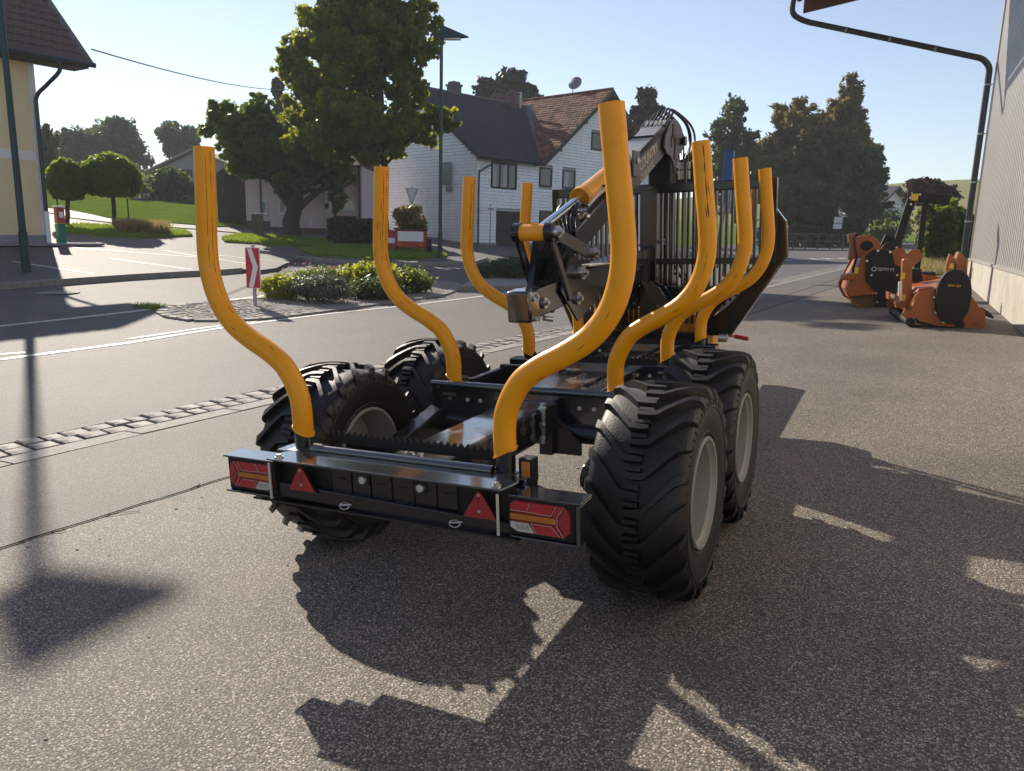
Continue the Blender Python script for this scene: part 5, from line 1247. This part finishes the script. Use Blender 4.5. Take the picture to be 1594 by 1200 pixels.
q=S([(1386,456),(1402,462),(1402,470),(1386,468)]); MB().prism(q,'y',.2,.5).build('lower_link','orange_paint',m1,smooth=0,bevel=.01); q=S([(1391,462)])[0]; MB().cyl((q[0],.1,q[1]),(q[0],.6,q[1]),.03,12).build('link_pin','steel',m1)
q=S([(1425,458),(1432,450),(1455,447),(1457,452),(1450,458),(1428,461)]); MB().prism(q,'y',.1,1.7).build('hood','orange_paint',m1,smooth=0,bevel=.006)
q=S([(1416,507),(1493,511)]); 
for qq in q: MB().cyl((qq[0],-.02,.07),(qq[0],1.8,.07),.065,18).build('roller','black_matt',m1)
MB().prism(S([(1424,494),(1432,500),(1450,504),(1465,509),(1440,508),(1426,502)]),'y',-.004,-.0005).build('skid_gap','black_matt',m1,smooth=0)
q=S([(1532,480),(1542,486),(1551,495),(1548,497),(1534,489)]); MB().prism(q,'y',.1,1.7).build('rubber_flap','rubber',m1,smooth=0)
q=S([(1434,424),(1460,424),(1462,446),(1434,446)]); MB().prism(q,'y',1.3,1.6).build('gearbox','black_matt',m1,smooth=0,bevel=.02)
for (x,y) in((1411,431),(1412,466)): 
    q=S([(x,y)])[0]; MB().b2(q[0]-.03,q[0]+.03,.344,.3495,q[1]-.05,q[1]+.05).build('warning_label','orange_label',m1,smooth=0)
# far mulcher with the angular cover
P=G(1370,478); F=Frame(P,90-8); m2=empty('forestry_mulcher',P,F.rz); tag(m2,'larger orange mulcher with angular black side panel and lettering','mulcher')
body=S([(1318,450),(1318,456),(1326,472),(1340,479),(1392,480),(1400,470),(1400,440),(1408,420),(1422,415),(1438,400),(1432,388),(1420,388),(1412,395),(1398,398),(1386,388),(1358,386),(1346,394),(1340,404),(1330,425),(1316,450)])
MB().prism(body,'y',0,.02).build('side_plate','orange_paint',m2,smooth=0,bevel=.003)
MB().prism(body,'y',1.9,1.92).build('side_plate','orange_paint',m2,smooth=0)
MB().prism(S([(1322,455),(1330,470),(1390,474),(1398,440),(1384,394),(1360,392),(1345,405),(1330,430)]),'y',.03,1.88).build('rotor_housing','orange_paint',m2,smooth=0,bevel=.01)
pan=S([(1347,398),(1359,388),(1387,388),(1391,404),(1392,411),(1406,418),(1400,455),(1395,478),(1362,478),(1361,452),(1347,436)]); MB().prism(pan,'y',-.06,-.001).build('belt_cover','black_matt',m2,smooth=0,bevel=.006)
q=S([(1365,421)])[0]; text('SEPPI M.',.088,'decal',m2,(q[0],-.062,q[1]),(PI/2,0,0),'cover_lettering',sx=1.0)
q=S([(1360,418.5)])[0]; m=MB(); m.lathe([(-.0015,.030),(0,.030),(0,.045),(-.0015,.045)],(q[0],-.062,q[1]),'y',20,closed=True); m.build('round_emblem','decal',m2)
bb=MB()
for x,y in((1356,428),(1396,428),(1363,456),(1365,470),(1398,462),(1349,406),(1385,392),(1366,390)): q=S([(x,y)])[0]; MB().bolt((q[0],-.06,q[1]),(0,-1,0),.015,.015).build('cover_bolt','steel',m2)
for x,y in((1351,415),(1333,421)): q=S([(x,y)])[0]; MB().b2(q[0]-.035,q[0]+.035,-.026,-.001,q[1]-.06,q[1]+.06).build('warning_label','orange_label',m2,smooth=0)
q=S([(1310,433),(1312,428),(1330,425),(1330,436),(1312,436)]); MB().prism(q,'y',-.1,.4).build('lower_link','orange_paint',m2,smooth=0,bevel=.02)
q=S([(1318,452),(1335,452),(1361,454),(1361,457),(1322,461)]); MB().prism(q,'y',-.10,.0).build('skid_shoulder','orange_paint',m2,smooth=0,bevel=.004)
q=S([(1322,458),(1360,458),(1360,478),(1342,478),(1330,470)]); MB().prism(q,'y',-.006,-.0005).build('skid_wear','litter_brown',m2,smooth=0)
# top frame : curved guard with dark opening, and end box
arc=[]; 
cxr=S([(1352,382)])[0]; k=scale_at(P)
for t in np.linspace(PI,0,14): arc.append((cxr[0]+22*k*math.cos(t),cxr[1]+17*k*math.sin(t)-.02))
arc+=[(cxr[0]+22*k,cxr[1]-14*k),(cxr[0]-22*k,cxr[1]-24*k)]
MB().prism(arc,'y',.5,.75).build('curved_guard','orange_paint',m2,smooth=0,bevel=.01)
arc2=[(cxr[0]+2*k+9.5*k*math.cos(t),cxr[1]-1*k+8*k*math.sin(t)) for t in np.linspace(0,2*PI,20,endpoint=False)]; MB().prism(arc2,'y',.49,.4995).build('guard_opening','black_matt',m2,smooth=0)
MB().prism(S([(1320,365),(1331,363),(1331,378),(1321,379)],.5),'y',.4,.75).build('end_box','orange_paint',m2,smooth=0,bevel=.01)
q=S([(1333,362),(1330,372),(1331,386),(1333,400),(1328,418),(1330,424)],.3); MB().tube(spline([(a,.3,b) for a,b in q],6),.025,8).build('hose','hose_black',m2)
# black loader arm standing behind
P=at(1424,436,16.6); F=Frame(P,82); P2=P.copy(); P2[2]=g(P[0],P[1]); bl=empty('black_loader_arm',P2,F.rz); tag(bl,'black folding loader arm rising above the orange mulchers','loader arm')
F=Frame(P2,82)
def BB(p,q,w,h,n,m='black_matt',y=0): a,b=S([p,q]); a=V3((a[0],y,a[1]));b=V3((b[0],y,b[1])); return MB().beam(a,b,h,w).build(n,m,bl,smooth=0,bevel=.01)
k=scale_at(P2)
a,b=S([(1425,312),(1425,436)]); MB().b2(b[0]-.055,b[0]+.055,-.06,.06,0,a[1]).build('column','black_matt',bl,smooth=0,bevel=.01)
a,b=S([(1420,310),(1392,396)]); MB().beam((a[0],.1,a[1]),(b[0],.1,b[1]),.10,.16).build('slanted_boom','black_matt',bl,smooth=0,bevel=.01)
a,b=S([(1418,306),(1478,312)]); MB().beam((a[0],.0,a[1]),(b[0],.0,b[1]),.12,.20).build('top_boom','black_matt',bl,smooth=0,bevel=.01)
a,b=S([(1388,392),(1400,372)]); MB().cyl((a[0],.0,a[1]),(a[0],.25,a[1]),.22,20).build('slewing_motor','black_matt',bl)
a,=S([(1382,378)]); MB().box((a[0],.2,a[1]),(.20,.12,.32),Matrix.Rotation(.3,3,'Y')).build('valve_guard','black_matt',bl,smooth=0,bevel=.01)
a,=S([(1423,307)]); MB().b2(a[0]-.06,a[0]+.06,-.112,-.108,a[1]-.07,a[1]+.07).build('warning_label','orange_label',bl,smooth=0)
bb=MB()
for x,y in((1417,318),(1418,338),(1431,303),(1416,308),(1395,385)): q=S([(x,y)])[0]; bb.bolt((q[0],-.07,q[1]),(0,-1,0),.014,.03)
bb.build('boom_bolt','steel',bl)
# reddish attachment by the wall behind the pipe
P=at(1487,447,19.5); P[2]=g(P[0],P[1]); F=Frame(P,84); ra=empty('orange_attachment',P,F.rz); tag(ra,'orange-red attachment leaning at the hall wall behind downpipe','machine')
MB().prism(S([(1471,445),(1473,412),(1478,395),(1484,398),(1486,420),(1484,445)]),'y',0,.15).build('side_arm','orange_paint',ra,smooth=0,bevel=.01)
MB().prism(S([(1489,445),(1490,402),(1494,392),(1500,396),(1506,405),(1508,445)]),'y',.1,.5).build('frame_block','orange_paint',ra,smooth=0,bevel=.01)
MB().prism(S([(1474,445),(1476,405),(1488,402),(1490,445)]),'y',.25,.4).build('dark_panel','black_matt',ra,smooth=0)
q=S([(1481,414)])[0]; MB().b2(q[0]-.05,q[0]+.05,-.006,-.0005,q[1]-.06,q[1]+.06).build('warning_label','orange_label',ra,smooth=0)
MB().prism(S([(1436,446),(1436,424),(1459,424),(1459,446)]),'y',.2,.7).build('counterweight','black_matt',ra,smooth=0,bevel=.02)
# machinery standing on the yard just left of the frame is not modelled

# ================================================================ TREES AND PLANTS
def px2(P,wpx): return wpx*scale_at(P)
def blob(P0,pts,k):    # lumps given in pixels relative to a reference pixel -> local metres, view-facing plane axes
    ru=np.array([RT[0][0],RT[0][1],0]); ru/=np.linalg.norm(ru); fu=np.array([-ru[1],ru[0],0]); out=[]
    return ru,fu
ru=np.array([RT[0][0],RT[0][1],0]); ru/=np.linalg.norm(ru); fu=np.array([-ru[1],ru[0],0])
def place(P,depth,px,py,doff=0):
    """local vector from P of the point seen at pixel (px,py) at depth+doff"""
    return at(px,py,depth+doff)-np.array(P)
def make_tree(name,label,cat,P,depth,ellipses,leaf,count,size,trunk=None,limbs=6,bark='bark',group=None,droop=0.0,elong=1.3,lr=(.2,.36),nl=14,fill=.85,branches=True,core=.62,rim=1.3):
    """ellipses: (px,py,rx_px,ry_px,doff) clumps of crown; trunk: (px_base,py_base,px_top,py_top,r0,r1)"""
    e=empty(name,P); tag(e,label,cat,group); k=depth/FPX; L=[]; cents=[]
    for (px,py,rx,ry,do,*n) in ellipses:
        c=place(P,depth,px,py,do); kk=(depth+do)/FPX
        cents.append(c); L.append((c[0],c[1],c[2],rx*kk*core,rx*kk*core*.9,ry*kk*core))
        for l_ in lumps(0,0,0,rx*kk*1.0,rx*kk*.9,ry*kk*1.0,int((n[0] if n else nl)*rim),1.10,(.08,.18)):
            v=ru*l_[0]+fu*l_[1]; L.append((c[0]+v[0],c[1]+v[1],c[2]+l_[2],l_[3],l_[4],l_[5]))
        for l_ in lumps(0,0,0,rx*kk,rx*kk*.9,ry*kk,n[0] if n else nl,fill,lr): 
            v=ru*l_[0]+fu*l_[1]; L.append((c[0]+v[0],c[1]+v[1],c[2]+l_[2],l_[3],l_[4],l_[5]))
    if trunk:
        tb=place(P,depth,trunk[0],trunk[1]); tt=place(P,depth,trunk[2],trunk[3]); mb=MB(); tb[2]-=.15
        pth=trunk_path(mb,tb,tt,trunk[4],trunk[5],.10)
        for i in range(limbs):
            c=Vector(L[random.randrange(len(L))][:3]); s=pth[random.randint(3,6)]; mid=s.lerp(c,.5)+Vector((random.uniform(-.3,.3),random.uniform(-.3,.3),.25))
            mb.tube([s,mid,c],[trunk[5]*.75,trunk[5]*.4,trunk[5]*.15],6)
        mb.build('trunk',bark,e,smooth=60)
    crown('crown',L,count,size,leaf,e,droop,elong); return e
# big maple
P=G(601,388,.16); d_=scale_at(P)*FPX
make_tree('maple_tree','tallest leafy maple behind the lamp verge, its crown leaving the frame top','tree',P,d_,
 [(545,70,85,70,0,26),(490,125,55,55,.8,18),(625,105,60,60,0,16),(555,195,95,50,0,26),(480,205,45,38,-.8,14),(652,190,42,34,.6,12),(590,225,62,24,0,14),(462,75,26,24,.8,7),(650,45,42,45,.5,12),(560,-50,100,60,0,20),(694,188,24,20,0,7),(440,100,20,20,0,6),(512,20,50,50,-.8,12),(600,20,60,50,.8,12),(520,236,40,20,.5,8)],
 'leaf_maple',60000,.20,(601,388,592,120,.17,.10),limbs=26,lr=(.13,.25),elong=1.15,core=.30,rim=1.7)
# second maple with thick trunk
P=G(455,366,.16); d_=scale_at(P)*FPX
make_tree('broad_tree','broad dark tree with thick short trunk on the grass verge','tree',P,d_,
 [(400,205,60,45,0,18),(360,205,42,45,0,12),(460,235,75,55,0,22),(400,250,55,28,0,12),(505,262,42,26,0,12),(540,272,18,18,-.5,6),(340,190,22,25,0,6),(400,165,25,22,0,6),(455,285,42,18,0,10),(527,315,18,18,0,6),(518,292,17,17,0,6)],
 'leaf_second',34000,.19,(453,368,463,285,.42,.26),limbs=18,lr=(.15,.28),elong=1.15,core=.4,rim=1.5)
# two clipped ball trees
for (bx_,by_,tx,ty,cx2,cy2,rx2,ry2,lab) in((104,350,105,315,104,284,27,34,'clipped ball tree nearer the yellow building, left one of the two'),(179,353,174,312,173,278,42,37,'clipped ball tree with wider round crown, right one of the two')):
    P=G(bx_,by_,.16); d_=scale_at(P)*FPX
    e=empty('ball_tree',P); tag(e,lab,'tree','clipped ball trees on the lawn verge'); k=d_/FPX; c=place(P,d_,cx2,cy2)
    n=15000; D=rng.normal(size=(n,3)); D/=np.linalg.norm(D,axis=1,keepdims=True); rr=(rng.uniform(.72,1.0,n)+rng.normal(0,.05,n))[:,None]
    sq=D*rr*np.array([rx2*k,rx2*k,ry2*k]); sq[:,2]=np.where(sq[:,2]<-.62*ry2*k,-.62*ry2*k+rng.normal(0,.04,n),sq[:,2]); C_=c+sq
    V,Fq=leafquads(C_,D+rng.normal(size=(n,3))*.5,np.full(n,.13)); fastmesh('crown',V,Fq,'leaf_ball',e)
    mb=MB(); t0=place(P,d_,bx_,by_); t1=place(P,d_,tx,ty-20); t0[2]-=.1; trunk_path(mb,t0,t1,.085,.07,.02); mb.build('trunk','bark',e,smooth=60)
    st=place(P,d_,bx_-12 if bx_<150 else bx_+22,by_-2); MB().cyl(st-np.array([0,0,.2]),st+np.array([0,0,1.0]),.025,6).build('support_stake','wood_dark',e)
def far_tree(name,lab,px,pyb,depth,ell,leaf,count,size,tr_=None,group='trees on the horizon',**kw):
    P=at(px,pyb,depth); P[2]=g(P[0],P[1]) if depth<120 else P[2]; 
    return make_tree(name,lab,'tree',P,depth,ell,leaf,count,size,tr_,group=group,**kw)
far_tree('round_tree','small rounded tree directly right of the yellow wall edge',75,330,60,[(72,240,22,45,0,12)],'leaf_far',5000,.28,(75,330,74,270,.2,.1))
far_tree('field_tree','dark tree at the left end of the far row behind ball trees',112,330,85,[(112,235,26,38,0,14),(100,222,16,24,0,6)],'leaf_far',8000,.34,(112,330,112,250,.3,.15))
far_tree('field_tree','tallest spreading tree in the far row between the ball trees and barn',180,330,88,[(172,225,45,38,0,20),(205,250,36,45,0,14),(150,240,26,35,0,10),(190,205,24,20,0,8)],'leaf_far',16000,.34,(180,330,180,250,.35,.15))
far_tree('field_tree','separate dark tree above the grey barn roof',275,330,90,[(275,218,33,28,0,14),(262,205,18,14,0,6),(290,240,25,22,0,6)],'leaf_far',9000,.34,(275,330,275,235,.35,.15))
far_tree('fruit_tree','old fruit tree on the lawn in front of the grey barn',270,335,52,[(268,290,38,30,0,18),(285,312,26,20,0,9),(240,300,20,22,0,6)],'leaf_dark',10000,.20,(270,336,268,295,.16,.09),group='trees around the lawn')
far_tree('lawn_bush','sunlit bush between the right ball tree and the barn',212,320,50,[(212,290,14,30,0,8),(228,310,14,18,0,5)],'leaf_shrub',4000,.18,group='bushes around the lawn')
far_tree('lawn_bush','low dark bush beside the stone heap under the fruit tree',225,335,50,[(222,322,14,12,0,6),(300,322,22,20,0,8)],'leaf_dark',3500,.16,group='bushes around the lawn')
far_tree('spruce_tree','dark spruce top peeping out left of the tall maple',430,330,60,[(432,140,10,18,0,5),(438,175,16,26,0,8)],'needle',3500,.25,(432,330,432,120,.2,.05),elong=2.2)
far_tree('pine_tree','flat-topped pine rising behind the dark roof ridge',790,330,72,[(790,135,32,24,0,16),(760,140,24,18,0,8),(820,148,24,20,0,8),(800,118,20,10,0,5)],'needle',13000,.28,(790,330,790,140,.3,.15),elong=1.8)
far_tree('spruce_tree','spruce behind the headboard right of the tallest stake',1008,330,66,[(1008,152,16,20,0,8),(1006,185,24,28,0,10),(1010,225,32,35,0,12)],'needle',10000,.28,(1008,330,1008,135,.25,.05),elong=2.0)
far_tree('birch_tree','slender pale green birch left of the big willow mass',1142,330,66,[(1142,175,22,28,0,12),(1130,205,30,30,0,12),(1155,240,38,40,0,14),(1120,250,24,40,0,8),(1140,300,40,40,0,8)],'leaf_far',14000,.24,(1142,345,1142,170,.2,.06),lr=(.14,.26))
far_tree('willow_tree','big feathery willow-like tree dominating the right background',1270,345,63,[(1322,150,18,32,0,10),(1310,200,40,45,0,16),(1235,190,35,36,0,14),(1265,245,75,60,0,28),(1200,250,35,50,0,12),(1345,260,28,50,0,12),(1250,310,80,40,0,20),(1300,300,50,50,0,14)],'leaf_olive',46000,.24,(1270,350,1275,230,.4,.2),droop=.5,elong=2.6,lr=(.12,.25),core=.55,rim=1.8)
far_tree('broad_bush_tree','dark rounded tree at the lower right flank of the willow',1345,350,58,[(1350,262,30,35,0,14),(1335,310,45,30,0,14),(1372,275,14,18,0,5)],'leaf_dark',13000,.24,(1345,350,1345,290,.2,.1),lr=(.16,.28))
far_tree('purple_tree','dark purple-leaved tree in front of the stubble hill',1448,330,52,[(1448,305,38,24,0,16),(1435,292,22,16,0,8),(1465,312,26,20,0,8),(1455,335,30,20,0,6)],'leaf_purple',13000,.20,(1448,345,1448,305,.15,.08),group='garden trees by the hall')
far_tree('garden_bush','large rounded light green bush beside the hall downpipe',1470,405,29,[(1468,350,36,36,0,22),(1490,365,26,36,0,12),(1448,372,20,28,0,9),(1475,395,38,22,0,12)],'leaf_shrub',26000,.13,None,group='garden trees by the hall',lr=(.2,.34))
far_tree('garden_bush','light green low bush in front of the small white house',1385,372,52,[(1385,358,26,16,0,10),(1360,365,16,14,0,6)],'leaf_shrub',5000,.17,None,group='garden trees by the hall')
# long weeds under the garden bush
wp=[tuple(G(x,y)[:2]) for x,y in((1395,402),(1440,398),(1500,402),(1505,430),(1440,428),(1395,420))]
sheet('weedy_verge',wp,.03,'grass_ground'); tag(blades('tall_weeds',wp,4500,.35,'dry_grass',dz=.0,w=.02),'tall yellowish weeds growing under the garden bush','weeds')
# hedge by the far road
e=empty('tall_hedge',at(1290,382,60)); tag(e,'long dark clipped hedge under the willow by the road','hedge'); P=np.array(e.location)
L=[]
for k in range(46):
    x=random.uniform(1185,1400); c=at(x,random.uniform(342,382),62)-P; L.append((c[0],c[1],c[2],1.0,1.0,.9))
crown('foliage',L,15000,.20,'leaf_dark',e)
# dark clipped hedge by the verge
pp_=pxs([(512,378),(600,383)],.1); a=np.array(pp_[0]);b=np.array(pp_[1]); P=np.array([*(a+b)/2,g(*(a+b)/2)+.1]); e=empty('brown_hedge',P); tag(e,'thin brownish hedge between the trunk and the red planter','hedge')
hh_=1.05; n=15000; t=rng.uniform(0,1,n); C_=np.outer(1-t,a)+np.outer(t,b); nn=np.array([-(b-a)[1],(b-a)[0]])/np.linalg.norm(b-a); C_=C_+np.outer(rng.normal(0,.24,n),nn); z=rng.uniform(0,hh_,n)
C3=np.concatenate([C_-P[:2],z[:,None]],1); V,Fq=leafquads(C3,rng.normal(size=(n,3)),np.full(n,.09),0,2.0); fastmesh('foliage',V,Fq,'hedge_leaf',e)
sk=MB()
for k in range(46): t=random.random(); q=a*(1-t)+b*t-P[:2]; sk.tube([(q[0],q[1],0),(q[0]+random.uniform(-.2,.2),q[1]+random.uniform(-.2,.2),hh_*random.uniform(.6,1.1))],.012,5)
sk.build('stems','bark',e)
# shrubs on the islands
def shrub(name,lab,px,pyb,rx,ry,leaf,count,size,grp='low shrubs on the cobbled island',flowers=0,zoff=.05,el=1.4):
    rx=rx*1.18
    P=G(px,pyb-3,zoff); d_=scale_at(P)*FPX; e=empty(name,P); tag(e,lab,'shrub',grp); k=d_/FPX
    L=lumps(0,0,ry*k*.80,rx*k,rx*k*.75,ry*k*.80,22,.75,(.28,.45)); L.append((0,0,ry*k*.8,rx*k*.85,rx*k*.6,ry*k*.8)); L=[l_ for l_ in L]; crown('foliage',L,count,size,leaf,e,elong=el)
    sb_=MB()
    for _ in range(14): a=random.uniform(0,2*PI); r_2=rx*k*random.uniform(.2,.8); sb_.tube([(0.15*math.cos(a)*r_2,0.15*math.sin(a)*r_2,-.05),(math.cos(a)*r_2,math.sin(a)*r_2,ry*k*random.uniform(.8,1.6))],.008,5)
    sb_.build('stems','bark',e)
    if flowers:
        C_=np.stack([rng.uniform(-rx*k,rx*k,flowers),rng.uniform(-rx*k,rx*k,flowers)*.5,ry*k*rng.uniform(1.5,1.85,flowers)],1); V,Fq=leafquads(C_,rng.normal(size=(flowers,3)),np.full(flowers,.035)); fastmesh('flowers',V,Fq,'petal',e)
    return e
shrub('island_shrub','small bright green shrub at the left end of the island row',437,466,30,20,'leaf_yellow',7000,.05)
shrub('island_shrub','grey-green rounded shrub in the middle of the island row',500,471,44,24,'leaf_silver',12000,.038,flowers=0)
shrub('island_shrub','yellow-green low shrub with pink blossoms behind the grey one',500,455,40,22,'leaf_shrub',8000,.045,flowers=50)
shrub('island_shrub','large-leaved tallest shrub behind the second left stake',572,458,44,27,'leaf_yellow',6500,.085,el=1.7)
shrub('island_shrub','dark green shrub at the front of the tallest one',582,466,38,18,'leaf_dark',8000,.05)
shrub('island_shrub','dark shrub at the right end of the island row',635,456,32,20,'leaf_shrub',7500,.055)
shrub('island_shrub','small dark round bush left on the second planted island',752,434,14,12,'leaf_dark',3500,.05,'dark shrubs on the second island',zoff=.12)
shrub('island_shrub','wide dark juniper on the second planted island',797,433,36,17,'leaf_dark',9000,.05,'dark shrubs on the second island',zoff=.12,el=2.6)
# heather bed in front of the right ball tree
wp=[tuple(G(x,y,.16)[:2]) for x,y in((182,356),(262,360),(262,366),(185,363))]; tag(blades('heather_bed',wp,5000,.42,'dry_grass',dz=.14,w=.022),'low brownish heather bed in front of the right ball tree','flower bed')
# individual stones in a heap under the fruit tree
e=empty('stone_heap',at(215,330,49)); e.location.z=g(e.location.x,e.location.y)+.1; tag(e,'low heap of grey stones beside the dark bush on the lawn','stones')
for k in range(14): 
    m=MB().box((random.uniform(-.7,.7),random.uniform(-.4,.4),random.uniform(.05,.4)),(random.uniform(.2,.4),random.uniform(.2,.35),random.uniform(.15,.3)),Matrix.Rotation(random.uniform(0,3),3,'Z')@Matrix.Rotation(random.uniform(-.4,.4),3,'X')); m.build('stone','granite',e,smooth=0,bevel=.03)
